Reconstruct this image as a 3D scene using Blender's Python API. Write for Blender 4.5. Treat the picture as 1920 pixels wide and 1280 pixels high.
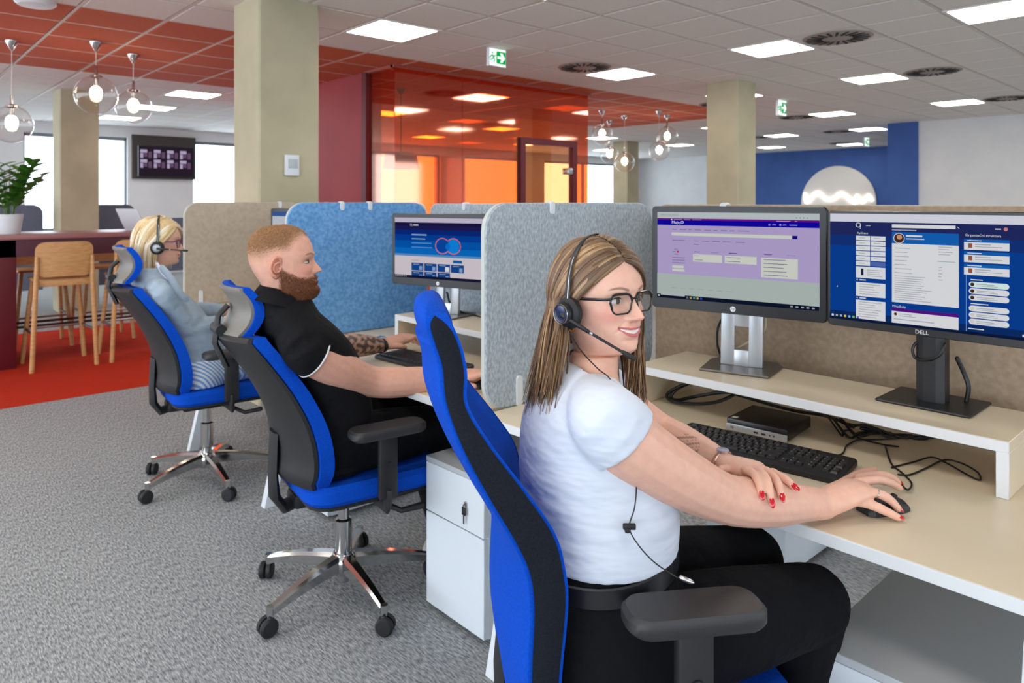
import bpy, bmesh, math, random
import numpy as np
from mathutils import Vector, Matrix
random.seed(7); RNG = np.random.default_rng(11)
for o in list(bpy.data.objects): bpy.data.objects.remove(o)
S = bpy.context.scene
COL = S.collection
PI = math.pi

# ---------------------------------------------------------------- camera, world, exposure
FPX, HY, CAMH, YAW = 1345.0, 378.0, 1.40, math.radians(42.4)
cd = bpy.data.cameras.new('camera'); cam = bpy.data.objects.new('camera', cd); COL.objects.link(cam)
cd.sensor_width = 36.0; cd.lens = FPX / 1920 * 36.0
cd.shift_y = -(640 - HY) / 1920.0
cam.location = (0, 0, CAMH); cam.rotation_euler = (PI / 2, 0, -YAW)
cd.clip_start = 0.05; cd.clip_end = 200
cd.dof.use_dof = True; cd.dof.focus_distance = 1.48; cd.dof.aperture_fstop = 6.3
S.camera = cam
w = bpy.data.worlds.new('world'); S.world = w; w.use_nodes = True
bg = w.node_tree.nodes['Background']; bg.inputs[0].default_value = (0.80, 0.90, 1.0, 1); bg.inputs[1].default_value = 4.2
S.view_settings.view_transform = 'Standard'; S.view_settings.look = 'None'
S.view_settings.exposure = 0.38; S.view_settings.gamma = 1.0; S.view_settings.use_curve_mapping = False
try:
    S.cycles.max_bounces = 8; S.cycles.transparent_max_bounces = 12; S.cycles.use_denoising = True
    S.cycles.sample_clamp_indirect = 6.0
    S.cycles.caustics_reflective = False; S.cycles.caustics_refractive = False
except Exception: pass
LAMP = 12.0          # strength of the ceiling light panels

# ---------------------------------------------------------------- measuring: a pixel of the photo + one known coordinate -> a point in the room
CF = (math.sin(YAW), math.cos(YAW)); CR = (math.cos(YAW), -math.sin(YAW))
def at(px, py, X=None, Y=None, Z=None, d=None):
    r = (px - 960) / FPX; q = (py - HY) / FPX
    v = (CF[0] + r * CR[0], CF[1] + r * CR[1], -q)
    t = X / v[0] if X is not None else Y / v[1] if Y is not None else (Z - CAMH) / v[2] if Z is not None else d
    return Vector((v[0] * t, v[1] * t, CAMH + v[2] * t))

# ---------------------------------------------------------------- materials
def lin(c):
    return tuple(((x / 255) / 12.92 if x / 255 <= 0.04045 else ((x / 255 + 0.055) / 1.055) ** 2.4) for x in c)
MATS = {}
def mat(name, rgb, rough=0.6, metal=0.0, noise=None, bump=None, spec=0.5, stretch=None, coat=0, alpha=None, sheen=0, mid=0.35):
    """noise=(scale, other rgb, detail); bump=(scale, strength, distance)"""
    if name in MATS: return MATS[name]
    m = bpy.data.materials.new(name); m.use_nodes = True; nt = m.node_tree; b = nt.nodes['Principled BSDF']
    c = lin(rgb)
    b.inputs['Base Color'].default_value = (*c, 1); b.inputs['Roughness'].default_value = rough; b.inputs['Metallic'].default_value = metal
    b.inputs['Specular IOR Level'].default_value = spec
    if coat: b.inputs['Coat Weight'].default_value = coat
    if sheen: b.inputs['Sheen Weight'].default_value = sheen
    tc = nt.nodes.new('ShaderNodeTexCoord'); src = tc.outputs['Object']
    if stretch:
        mp = nt.nodes.new('ShaderNodeMapping'); mp.inputs['Scale'].default_value = stretch
        nt.links.new(src, mp.inputs[0]); src = mp.outputs[0]
    if noise:
        n = nt.nodes.new('ShaderNodeTexNoise'); n.inputs['Scale'].default_value = noise[0]
        n.inputs['Detail'].default_value = noise[2] if len(noise) > 2 else 3
        nt.links.new(src, n.inputs['Vector'])
        r = nt.nodes.new('ShaderNodeValToRGB'); r.color_ramp.elements[0].color = (*c, 1); r.color_ramp.elements[1].color = (*lin(noise[1]), 1)
        r.color_ramp.elements[0].position = mid; r.color_ramp.elements[1].position = 1 - mid
        nt.links.new(n.outputs[0], r.inputs[0]); nt.links.new(r.outputs[0], b.inputs['Base Color'])
    if bump:
        n2 = nt.nodes.new('ShaderNodeTexNoise'); n2.inputs['Scale'].default_value = bump[0]; n2.inputs['Detail'].default_value = 3
        nt.links.new(src, n2.inputs['Vector'])
        bp = nt.nodes.new('ShaderNodeBump'); bp.inputs['Strength'].default_value = bump[1]; bp.inputs['Distance'].default_value = bump[2] if len(bump) > 2 else 0.01
        nt.links.new(n2.outputs[0], bp.inputs['Height']); nt.links.new(bp.outputs[0], b.inputs['Normal'])
    MATS[name] = m; return m
def emit(name, rgb, strength=1.0):
    if name in MATS: return MATS[name]
    m = bpy.data.materials.new(name); m.use_nodes = True; nt = m.node_tree; nt.nodes.remove(nt.nodes['Principled BSDF'])
    e = nt.nodes.new('ShaderNodeEmission'); e.inputs[0].default_value = (*lin(rgb), 1); e.inputs[1].default_value = strength
    nt.links.new(e.outputs[0], nt.nodes['Material Output'].inputs[0]); MATS[name] = m; return m
def glass(name, tint, reflect=0.06, rough=0.0, gcol=(1, 1, 1)):
    """thin architectural pane: tinted see-through plus a mirror part growing at grazing angles"""
    if name in MATS: return MATS[name]
    m = bpy.data.materials.new(name); m.use_nodes = True; nt = m.node_tree; nt.nodes.remove(nt.nodes['Principled BSDF'])
    t = nt.nodes.new('ShaderNodeBsdfTransparent'); t.inputs[0].default_value = (*tint, 1)
    g = nt.nodes.new('ShaderNodeBsdfGlossy'); g.inputs[1].default_value = rough; g.inputs[0].default_value = (*gcol, 1)
    mx = nt.nodes.new('ShaderNodeMixShader'); fr = nt.nodes.new('ShaderNodeLayerWeight'); fr.inputs[0].default_value = 0.5
    pw = nt.nodes.new('ShaderNodeMath'); pw.operation = 'POWER'; pw.inputs[1].default_value = 4.0
    a = nt.nodes.new('ShaderNodeMath'); a.operation = 'ADD'; a.inputs[1].default_value = reflect; a.use_clamp = True
    nt.links.new(fr.outputs['Facing'], pw.inputs[0]); nt.links.new(pw.outputs[0], a.inputs[0]); nt.links.new(a.outputs[0], mx.inputs[0])
    nt.links.new(t.outputs[0], mx.inputs[1]); nt.links.new(g.outputs[0], mx.inputs[2])
    nt.links.new(mx.outputs[0], nt.nodes['Material Output'].inputs[0]); MATS[name] = m; return m
def vcol(name, rough=0.55, sss=0.0, bump=None, spec=0.5, stretch=None, noise=None):
    """colour from the mesh's colour attribute (skin tone, hair tone)"""
    m = mat(name, (200, 150, 130), rough, bump=bump, spec=spec, stretch=stretch); nt = m.node_tree
    a = nt.nodes.new('ShaderNodeVertexColor'); a.layer_name = 'Col'
    b = nt.nodes['Principled BSDF']
    if noise:
        n = nt.nodes.new('ShaderNodeTexNoise'); n.inputs['Scale'].default_value = noise[0]; n.inputs['Detail'].default_value = 4
        tc = nt.nodes.new('ShaderNodeTexCoord'); nt.links.new(tc.outputs['Object'], n.inputs[0])
        mr = nt.nodes.new('ShaderNodeMapRange'); mr.inputs[1].default_value = 0.3; mr.inputs[2].default_value = 0.7
        mr.inputs[3].default_value = 1 - noise[1]; mr.inputs[4].default_value = 1 + noise[1]
        nt.links.new(n.outputs[0], mr.inputs[0])
        vm = nt.nodes.new('ShaderNodeVectorMath'); vm.operation = 'SCALE'
        nt.links.new(a.outputs[0], vm.inputs[0]); nt.links.new(mr.outputs[0], vm.inputs['Scale']); nt.links.new(vm.outputs[0], b.inputs['Base Color'])
    else: nt.links.new(a.outputs[0], b.inputs['Base Color'])
    if sss:
        b.inputs['Subsurface Weight'].default_value = sss; b.inputs['Subsurface Radius'].default_value = (1, 0.35, 0.2); b.inputs['Subsurface Scale'].default_value = 0.008
    return m

# ---------------------------------------------------------------- mesh building
def spl(pts, n):
    """Catmull-Rom through the points (any dimension), n samples"""
    p = np.array([list(q) for q in pts], float)
    if len(p) == 2: return np.array([p[0] + (p[1] - p[0]) * t for t in np.linspace(0, 1, n)])
    q = np.vstack([2 * p[0] - p[1], p, 2 * p[-1] - p[-2]]); out = []
    for t in np.linspace(0, len(p) - 1, n):
        i = min(int(t), len(p) - 2); u = t - i; a, b, c, d = q[i:i + 4]
        out.append(0.5 * (2 * b + (c - a) * u + (2 * a - 5 * b + 4 * c - d) * u * u + (3 * b - a - 3 * c + d) * u ** 3))
    return np.array(out)
class MB:
    def __init__(s): s.v = []; s.f = []; s.m = []; s.c = None
    def add(s, v, f, mi=0):
        o = len(s.v); s.v.extend([tuple(map(float, q)) for q in v]); s.f.extend([tuple(i + o for i in q) for q in f]); s.m.extend([mi] * len(f)); return s
    def box(s, x0, x1, y0, y1, z0, z1, mi=0, M=None):
        v = [Vector((x, y, z)) for x in (x0, x1) for y in (y0, y1) for z in (z0, z1)]
        if M: v = [M @ q for q in v]
        return s.add(v, [(0, 1, 3, 2), (4, 6, 7, 5), (0, 4, 5, 1), (2, 3, 7, 6), (0, 2, 6, 4), (1, 5, 7, 3)], mi)
    def rbox(s, x0, x1, y0, y1, z0, z1, r=0.01, seg=2, mi=0, M=None):
        b = bmesh.new(); bmesh.ops.create_cube(b, size=1)
        for q in b.verts: q.co = ((x0 + x1) / 2 + q.co.x * (x1 - x0), (y0 + y1) / 2 + q.co.y * (y1 - y0), (z0 + z1) / 2 + q.co.z * (z1 - z0))
        bmesh.ops.bevel(b, geom=b.edges[:], offset=min(r, 0.49 * min(x1 - x0, y1 - y0, z1 - z0)), segments=seg, profile=0.5, affect='EDGES')
        b.verts.index_update(); v = [(M @ q.co if M else q.co.copy()) for q in b.verts]; f = [[q.index for q in g.verts] for g in b.faces]; b.free()
        return s.add(v, f, mi)
    def tube(s, path, rad, n=10, mi=0, up=(0, 0, 1), cap=True, round_=False):
        """rad: number, list, or list of (side, up) pairs; round_: dome the ends"""
        P = [Vector(p) for p in path]; k = len(P)
        R = [rad] * k if not hasattr(rad, '__len__') else list(rad)
        R = [(q, q) if not hasattr(q, '__len__') else tuple(q) for q in R]
        if round_:
            t0 = (P[0] - P[1]).normalized(); t1 = (P[-1] - P[-2]).normalized()
            e0 = min(R[0]); e1 = min(R[-1])
            A = [(P[0] + t0 * e0 * math.sin(a), (R[0][0] * math.cos(a), R[0][1] * math.cos(a))) for a in (1.35, 0.95, 0.5)]
            B = [(P[-1] + t1 * e1 * math.sin(a), (R[-1][0] * math.cos(a), R[-1][1] * math.cos(a))) for a in (0.5, 0.95, 1.35)]
            P = [q[0] for q in A] + P + [q[0] for q in B]; R = [q[1] for q in A] + R + [q[1] for q in B]; k = len(P)
        v = []; U = Vector(up); prev = None
        for i in range(k):
            t = (P[min(i + 1, k - 1)] - P[max(i - 1, 0)]).normalized()
            ref = U if prev is None else prev
            if abs(t.dot(U)) < 0.95 and not (prev is not None and abs(t.dot(prev)) < 0.5): ref = U
            sd = t.cross(ref)
            if sd.length < 1e-4: sd = t.cross(Vector((1, 0, 0)))
            if sd.length < 1e-4: sd = t.cross(Vector((0, 1, 0)))
            sd.normalize(); uu = sd.cross(t).normalized(); prev = uu
            for j in range(n):
                a = 2 * PI * j / n; v.append(P[i] + sd * (math.cos(a) * R[i][0]) + uu * (math.sin(a) * R[i][1]))
        f = [(i * n + j, i * n + (j + 1) % n, (i + 1) * n + (j + 1) % n, (i + 1) * n + j) for i in range(k - 1) for j in range(n)]
        if cap: f += [tuple(range(n - 1, -1, -1)), tuple(range((k - 1) * n, k * n))]
        return s.add(v, f, mi)
    def lathe(s, prof, n=24, mi=0, M=None):
        """profile of (radius, z) about local z"""
        v = [Vector((r * math.cos(2 * PI * j / n), r * math.sin(2 * PI * j / n), z)) for r, z in prof for j in range(n)]
        if M: v = [M @ q for q in v]
        f = [(i * n + j, i * n + (j + 1) % n, (i + 1) * n + (j + 1) % n, (i + 1) * n + j) for i in range(len(prof) - 1) for j in range(n)]
        if prof[0][0] > 1e-5: f.append(tuple(range(n - 1, -1, -1)))
        if prof[-1][0] > 1e-5: f.append(tuple(range((len(prof) - 1) * n, len(prof) * n)))
        return s.add(v, f, mi)
    def prism(s, out, h0, h1, M, mi=0, inset=0.0):
        """closed outline in local xy, extruded from local z h0 to h1, optional small edge chamfer"""
        k = len(out); cx = sum(p[0] for p in out) / k; cy = sum(p[1] for p in out) / k
        def ring(z, q): return [M @ Vector((p[0] - (p[0] - cx) / max(1e-6, math.hypot(p[0] - cx, p[1] - cy)) * q, p[1] - (p[1] - cy) / max(1e-6, math.hypot(p[0] - cx, p[1] - cy)) * q, z)) for p in out]
        rs = [ring(h0, inset), ring(h0 + inset, 0), ring(h1 - inset, 0), ring(h1, inset)] if inset else [ring(h0, 0), ring(h1, 0)]
        v = [p for r in rs for p in r]
        f = [(i * k + j, i * k + (j + 1) % k, (i + 1) * k + (j + 1) % k, (i + 1) * k + j) for i in range(len(rs) - 1) for j in range(k)]
        f += [tuple(range(k - 1, -1, -1)), tuple(range((len(rs) - 1) * k, len(rs) * k))]
        return s.add(v, f, mi)
    def ell(s, c, r, n=16, mi=0, M=None):
        prof = [(math.sin(a), -math.cos(a)) for a in np.linspace(0, PI, n // 2 + 1)]
        T = (M or Matrix()) @ Matrix.Translation(Vector(c)) @ Matrix.Diagonal((r[0], r[1], r[2], 1))
        return s.lathe([(max(0, q[0]), q[1]) for q in prof], n, mi, T)
    def mesh(s, name, smooth=True, deg=38):
        me = bpy.data.meshes.new(name); me.from_pydata(s.v, [], s.f)
        if s.m and max(s.m) > 0: me.polygons.foreach_set('material_index', s.m)
        bm = bmesh.new(); bm.from_mesh(me); bmesh.ops.recalc_face_normals(bm, faces=bm.faces); bm.to_mesh(me); bm.free()
        if smooth: me.polygons.foreach_set('use_smooth', [True] * len(me.polygons)); sharpen(me, deg)
        me.update(); return me
def sharpen(me, deg=38):
    bm = bmesh.new(); bm.from_mesh(me); lim = math.radians(deg)
    for e in bm.edges:
        if len(e.link_faces) == 2 and e.calc_face_angle(0) > lim: e.smooth = False
    bm.to_mesh(me); bm.free()
def obj(name, geo, m, parent=None, loc=None, rot=None, smooth=True):
    me = geo.mesh(name, smooth) if isinstance(geo, MB) else geo
    if m is not None and not me.materials:
        for q in (m if isinstance(m, (list, tuple)) else [m]): me.materials.append(q)
    o = bpy.data.objects.new(name, me); COL.objects.link(o); o.parent = parent
    if loc is not None: o.location = loc
    if rot is not None: o.rotation_euler = rot
    return o
def tag(o, label, cat, group=None):
    o['label'] = label; o['category'] = cat
    if group: o['group'] = group
    return o
def thing(name, label, cat, loc=(0, 0, 0), rz=0.0, group=None):
    o = bpy.data.objects.new(name, None); COL.objects.link(o); o.location = loc; o.rotation_euler = (0, 0, rz); o.empty_display_size = 0.1
    return tag(o, label, cat, group)
def struct(name, geo, m, parent=None, smooth=False):
    o = obj(name, geo, m, parent, smooth=smooth)
    if parent is None: o['kind'] = 'structure'
    return o
def dup(root, loc, rz=None, label=None):
    r = root.copy(); COL.objects.link(r); r.location = loc
    if rz is not None: r.rotation_euler = (0, 0, rz)
    if label: r['label'] = label
    for ch in list(root.children):
        c = ch.copy(); COL.objects.link(c); c.parent = r
        for g in list(ch.children):
            d = g.copy(); COL.objects.link(d); d.parent = c
    return r
def text_mesh(txt, size, M, ext=0.0003):
    cu = bpy.data.curves.new('t', 'FONT'); cu.body = txt; cu.size = size; cu.align_x = 'LEFT'; cu.extrude = ext; cu.resolution_u = 2
    o = bpy.data.objects.new('t', cu); COL.objects.link(o)
    me = bpy.data.meshes.new_from_object(o.evaluated_get(bpy.context.evaluated_depsgraph_get())); bpy.data.objects.remove(o); bpy.data.curves.remove(cu)
    me.transform(M); v = [tuple(q.co) for q in me.vertices]; f = [tuple(p.vertices) for p in me.polygons]; bpy.data.meshes.remove(me); return v, f
def T(x, y, z): return Matrix.Translation((x, y, z))
def RZ(a): return Matrix.Rotation(a, 4, 'Z')
def RY(a): return Matrix.Rotation(a, 4, 'Y')
def RX(a): return Matrix.Rotation(a, 4, 'X')
def frame(o, ex, ey):
    ex = Vector(ex).normalized(); ez = ex.cross(Vector(ey)).normalized(); ey = ez.cross(ex)
    return Matrix(((ex.x, ey.x, ez.x, o[0]), (ex.y, ey.y, ez.y, o[1]), (ex.z, ey.z, ez.z, o[2]), (0, 0, 0, 1)))
def rrect(w, h, r, n=6, corners=(1, 1, 1, 1)):
    """rounded rectangle outline centred on 0 (corner order: +x+y, -x+y, -x-y, +x-y)"""
    out = []
    for i, (sx, sy) in enumerate(((1, 1), (-1, 1), (-1, -1), (1, -1))):
        if not corners[i]: out.append((sx * w / 2, sy * h / 2)); continue
        for a in np.linspace(i * PI / 2, (i + 1) * PI / 2, n): out.append((sx * (w / 2 - r) + r * math.cos(a), sy * (h / 2 - r) + r * math.sin(a)))
    return out

# ================================================================ the setting
CZ = 2.83                                     # ceiling height
M_carpet = mat('carpet_grey', (114, 117, 120), 0.95, noise=(70, (186, 189, 190), 6), bump=(110, 0.7, 0.006), spec=0.1, stretch=(2.3, 0.55, 1), mid=0.33)
M_red_carpet = mat('carpet_red', (170, 38, 18), 0.95, noise=(200, (205, 62, 36), 4), bump=(260, 0.6, 0.004), spec=0.1)
M_tile = mat('ceiling_tile_white', (226, 219, 211), 0.9, noise=(60, (232, 226, 219), 2), spec=0.2)
M_tile_red = mat('ceiling_tile_red', (192, 96, 66), 0.85, noise=(50, (198, 102, 72), 2), spec=0.2)
M_bar = mat('ceiling_grid', (212, 202, 194), 0.6)
M_white_wall = mat('wall_white', (216, 216, 216), 0.85, noise=(3, (222, 221, 220), 2))
M_concrete = mat('concrete', (168, 160, 134), 0.85, noise=(2.2, (184, 174, 146), 6), bump=(30, 0.15, 0.004))
M_bluewall = mat('wall_blue', (50, 86, 152), 0.7, noise=(1.5, (58, 94, 162), 2))
M_redwall = mat('wall_red', (142, 40, 48), 0.6, noise=(2, (150, 46, 52), 2))
M_maroon = mat('maroon_lacquer', (92, 16, 30), 0.45)
M_white = mat('white_laminate', (214, 218, 222), 0.42)
M_steel = mat('brushed_steel', (190, 190, 192), 0.28, 1.0)
M_black = mat('black_plastic', (26, 27, 29), 0.45)
M_dark = mat('dark_rubber', (20, 21, 23), 0.6)

b = MB(); b.box(-7, 21, -6, 15.6, -0.1, 0); struct('floor', b, M_carpet)
b = MB(); b.box(-7, 11, 5.9, 9.1, 0, 0.006); o = struct('floor_red_carpet', b, M_red_carpet); o['kind'] = 'structure'
b = MB(); b.box(-7, 21, -6, 15.6, CZ + 0.02, CZ + 0.12); ceil = struct('ceiling', b, M_white_wall)
RED = (6.0, 9.0, 11.0)
# grid bars
gb = MB()
for k in range(-11, 35):
    gb.box(0.6 * k - 0.012, 0.6 * k + 0.012, -6, 15.5, CZ - 0.004, CZ + 0.02)
for k in range(-10, 26):
    gb.box(-7, 20.5, 0.6 * k - 0.012, 0.6 * k + 0.012, CZ - 0.0045, CZ + 0.02)
o = struct('grid_bars', gb, M_bar, ceil)
LIGHTS = [(3.0, 4.8), (3.0, 3.0), (3.0, 1.2), (0.0, 3.0), (0.0, 1.2), (0.0, 4.8), (3.0, -0.6), (0.0, -0.6), (-3.0, 1.2), (-3.0, 3.0), (-3.0, 4.8),
          (6.0, 3.0), (6.0, 1.2), (6.0, -0.6), (6.0, 4.8), (8.4, 3.0), (8.4, 1.2), (8.4, 4.8), (11.4, 3.0), (11.4, 4.8), (11.4, 1.2), (12.0, 7.2), (14.4, 7.2), (14.4, 5.4), (18.0, 7.2), (17.4, 9.0),
          (3.0, 9.6), (3.0, 11.4), (3.0, 13.2), (6.0, 7.2), (6.0, 9.6), (6.0, 12.0), (9.0, 10.2), (12.0, 10.2), (12.0, 12.6), (15.0, 10.2), (15.0, 12.6), (0.0, 9.6), (9.0, 12.6)]
VENTS = [(6.0, 2.4), (8.4, 2.4), (11.4, 2.4), (5.4, 4.8), (9.0, 5.4), (11.4, 5.4), (14.4, 7.8), (14.4, 6.0), (0.0, 2.4), (17.4, 7.2)]
def key(x, y): return (round(x / 0.6), round(y / 0.6))
TAKEN = {key(*q) for q in LIGHTS} | {key(*q) for q in VENTS}
def tile_mesh(name, m):
    q = MB(); a = 0.288; i = 0.278
    q.add([(-a, -a, 0.012), (a, -a, 0.012), (a, a, 0.012), (-a, a, 0.012), (-i, -i, 0), (i, -i, 0), (i, i, 0), (-i, i, 0)],
          [(4, 5, 6, 7), (0, 1, 5, 4), (1, 2, 6, 5), (2, 3, 7, 6), (3, 0, 4, 7)])
    me = q.mesh(name, False); me.materials.append(m); return me
tm = {False: tile_mesh('tile', M_tile), True: tile_mesh('tile_r', M_tile_red)}
cells = []
for i in range(-11, 34):
    for j in range(-9, 25):
        if (i, j) in TAKEN: continue
        x, y = 0.6 * i + 0.3, 0.6 * j + 0.3
        d = x * CF[0] + y * CF[1]; a = 0
        if d > 0.6:
            px = 960 + FPX * (x * CR[0] + y * CR[1]) / d; py = HY - FPX * (CZ - CAMH) / d
            hid = (440 < px < 600) or (1325 < px < 1418 and d > 8.4) or (698 < px < 1100 and y > 6.4)
            if -40 < px < 1960 and py > -40 and not hid: a = 1 / d ** 3
        cells.append((a, x, y, RED[0] < y < RED[1] and x < RED[2]))
cells.sort(reverse=True)
rest = {False: MB(), True: MB()}
for n, (a, x, y, red) in enumerate(cells):
    if n < 290 and a > 0:
        t = bpy.data.objects.new('ceiling_tile', tm[red]); COL.objects.link(t); t.parent = ceil; t.location = (x, y, CZ - 0.006)
    else:
        rest[red].add([(v.co.x + x, v.co.y + y, v.co.z + CZ - 0.006) for v in tm[red].vertices], [tuple(p.vertices) for p in tm[red].polygons])
for red in (False, True):
    o = struct('distant_ceiling_tiles', rest[red], M_tile_red if red else M_tile, ceil); o['kind'] = 'stuff'

# walls
b = MB(); x = -7.0
for a in np.arange(-6.0, 14.0, 2.5):
    b.box(x, a, -6.2, -6, 0, CZ + 0.05); b.box(a, a + 1.7, -6.2, -6, 0, 0.85); b.box(a, a + 1.7, -6.2, -6, 2.62, CZ + 0.05); x = a + 1.7
b.box(x, 21, -6.2, -6, 0, CZ + 0.05); struct('wall_behind', b, M_white_wall)
WIN = [(-2.6, 0.6), (2.15, 3.8), (5.0, 8.0), (9.2, 11.2), (12.0, 14.2), (15.0, 18.6)]
fw = MB(); x = -7.0
for a, c in WIN + [(21, 21)]:
    fw.box(x, a, 15.0, 15.3, 0, CZ + 0.05)
    if c > a: fw.box(a, c, 15.0, 15.3, 0, 0.85); fw.box(a, c, 15.0, 15.3, 2.62, CZ + 0.05)
    x = c
struct('wall_far', fw, M_white_wall)
M_pane = glass('window_glass', (0.95, 0.98, 1.0), 0.02)
M_frame = mat('window_frame', (120, 126, 132), 0.5)
for n, (a, c) in enumerate(WIN):
    f = MB(); k = max(1, round((c - a) / 1.6)); st = (c - a) / k
    for q in range(k + 1): f.box(a + q * st - 0.03, a + q * st + 0.03, 15.08, 15.16, 0.85, 2.62)
    f.box(a, c, 15.08, 15.16, 0.85, 0.92); f.box(a, c, 15.08, 15.16, 2.56, 2.62)
    wo = struct('window_%d' % (n + 1), f, M_frame)
    for q in range(k):
        p = MB(); p.box(a + q * st + 0.03, a + (q + 1) * st - 0.03, 15.11, 15.12, 0.92, 2.56); obj('pane', p, M_pane, wo, smooth=False)
b = MB(); b.box(19.5, 19.8, 4.0, 10.8, 0, CZ + 0.05); struct('wall_blue', b, M_bluewall)
b = MB(); b.box(19.5, 19.8, 10.8, 15, 0, CZ + 0.05); struct('wall_right_far', b, M_white_wall)
b = MB(); b.box(13.95, 14.3, -6, 4.55, 0, CZ + 0.05); struct('wall_right', b, M_white_wall)
b = MB(); b.box(13.9, 14.35, 4.55, 5.05, 0, CZ + 0.05); b.box(14.3, 19.5, 4.6, 4.75, 0, CZ + 0.05); struct('wall_blue_pier', b, M_bluewall)
b = MB(); b.box(4.13, 4.3, 6.86, 10.5, 0, CZ + 0.02); struct('wall_red', b, M_redwall)
# neighbouring block seen through the window
M_block = mat('block_render', (196, 200, 206), 0.9); M_blockwin = mat('block_window', (52, 74, 96), 0.2)
bk = thing('apartment_block', 'pale office block far outside the window left of the television', 'building', (57, 240, -20))
q = MB(); q.box(-10, 10, 0, 12, 0, 40); obj('wall', q, M_block, bk, smooth=False)
wm = MB(); wm.box(-0.9, 0.9, -0.35, 0.1, 0, 1.25); wme = wm.mesh('window', False); wme.materials.append(M_blockwin)
for fl in range(6):
    for c in range(8):
        o = bpy.data.objects.new('window', wme); COL.objects.link(o); o.parent = bk; o.location = (-8.4 + c * 2.4, 0, 37 - fl * 3.0)

# concrete columns
def column(x, y, s, n, label):
    q = MB(); q.rbox(x, x + s, y, y + s, -0.02, CZ + 0.03, 0.012, 1); o = struct('column_%d' % n, q, M_concrete); return o
column(2.035, 4.80, 0.45, 1, ''); column(1.885, 10.5, 0.44, 2, ''); column(7.58, 4.40, 0.42, 3, ''); column(13.3, 10.57, 0.44, 4, '')

# orange glass meeting room
M_oglass = glass('orange_glass', (1.0, 0.27, 0.06), 0.17, 0.05, (1.0, 0.78, 0.6))
gr = bpy.data.objects.new('glass_room', None); COL.objects.link(gr)
tag(gr, 'orange glass meeting room with dark red door frame behind the desks', 'glass room'); gr.location = (0, 0, 0)
GY = 6.33
for x0, x1 in ((4.13, 5.02), (5.03, 5.90), (6.90, 7.14)):
    p = MB(); p.box(x0, x1, GY, GY + 0.012, 0, CZ - 0.02); obj('glass_pane', p, M_oglass, gr, smooth=False)
p = MB(); p.box(5.90, 6.90, GY, GY + 0.012, 2.18, CZ - 0.02); obj('glass_pane', p, M_oglass, gr, smooth=False)
p = MB(); p.box(4.13, 4.142, GY + 0.012, 6.86, 0, CZ - 0.02); obj('glass_pane', p, M_oglass, gr, smooth=False)
p = MB(); p.box(7.128, 7.14, GY + 0.012, 9.4, 0, CZ - 0.02); obj('glass_pane', p, M_pane, gr, smooth=False)
p = MB(); p.box(4.09, 4.16, 6.84, 6.93, 0, CZ - 0.02); obj('corner_post', p, M_maroon, gr, smooth=False)
p = MB(); p.box(4.10, 7.17, GY - 0.03, GY + 0.04, CZ - 0.03, CZ - 0.004); p.box(4.10, 4.17, GY, 6.9, CZ - 0.03, CZ - 0.004); obj('ceiling_track', p, mat('track', (150, 70, 60), 0.5), gr, smooth=False)
p = MB(); p.box(5.90, 5.98, GY - 0.03, GY + 0.05, 0, 2.18); p.box(6.82, 6.90, GY - 0.03, GY + 0.05, 0, 2.18); p.box(5.98, 6.82, GY - 0.03, GY + 0.05, 2.10, 2.18); obj('door_frame', p, M_maroon, gr, smooth=False)
p = MB(); p.box(5.985, 6.815, GY, GY + 0.012, 0.01, 2.095); dl = obj('door_leaf', p, glass('door_glass', (1.0, 0.55, 0.32), 0.2, 0.02, (1.0, 0.75, 0.6)), gr, smooth=False)
p = MB(); p.rbox(6.70, 6.80, GY - 0.05, GY + 0.05, 1.75, 1.83, 0.01); obj('door_closer', p, M_steel, dl)
p = MB(); p.tube([(6.72, GY - 0.05, 0.95), (6.72, GY - 0.05, 1.25)], 0.012, 10); obj('handle', p, M_steel, dl)
# lampshade pendant inside the glass room
pl = thing('drum_pendant', 'brown drum pendant lamp hanging inside the orange glass room', 'pendant lamp', (5.05, 7.6, 0))
p = MB(); p.lathe([(0.0, CZ - 0.01), (0.06, CZ - 0.01), (0.02, CZ - 0.08), (0.0, CZ - 0.08)], 16); obj('canopy', p, M_black, pl)
p = MB(); p.tube([(0, 0, CZ - 0.06), (0, 0, 2.0)], 0.006, 6); obj('cord', p, M_black, pl)
p = MB(); p.lathe([(0.16, 2.02), (0.20, 1.98), (0.23, 1.82), (0.21, 1.82), (0.185, 1.97), (0.15, 2.0)], 28); obj('shade', p, mat('shade_brown', (120, 56, 30), 0.7), pl)

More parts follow.
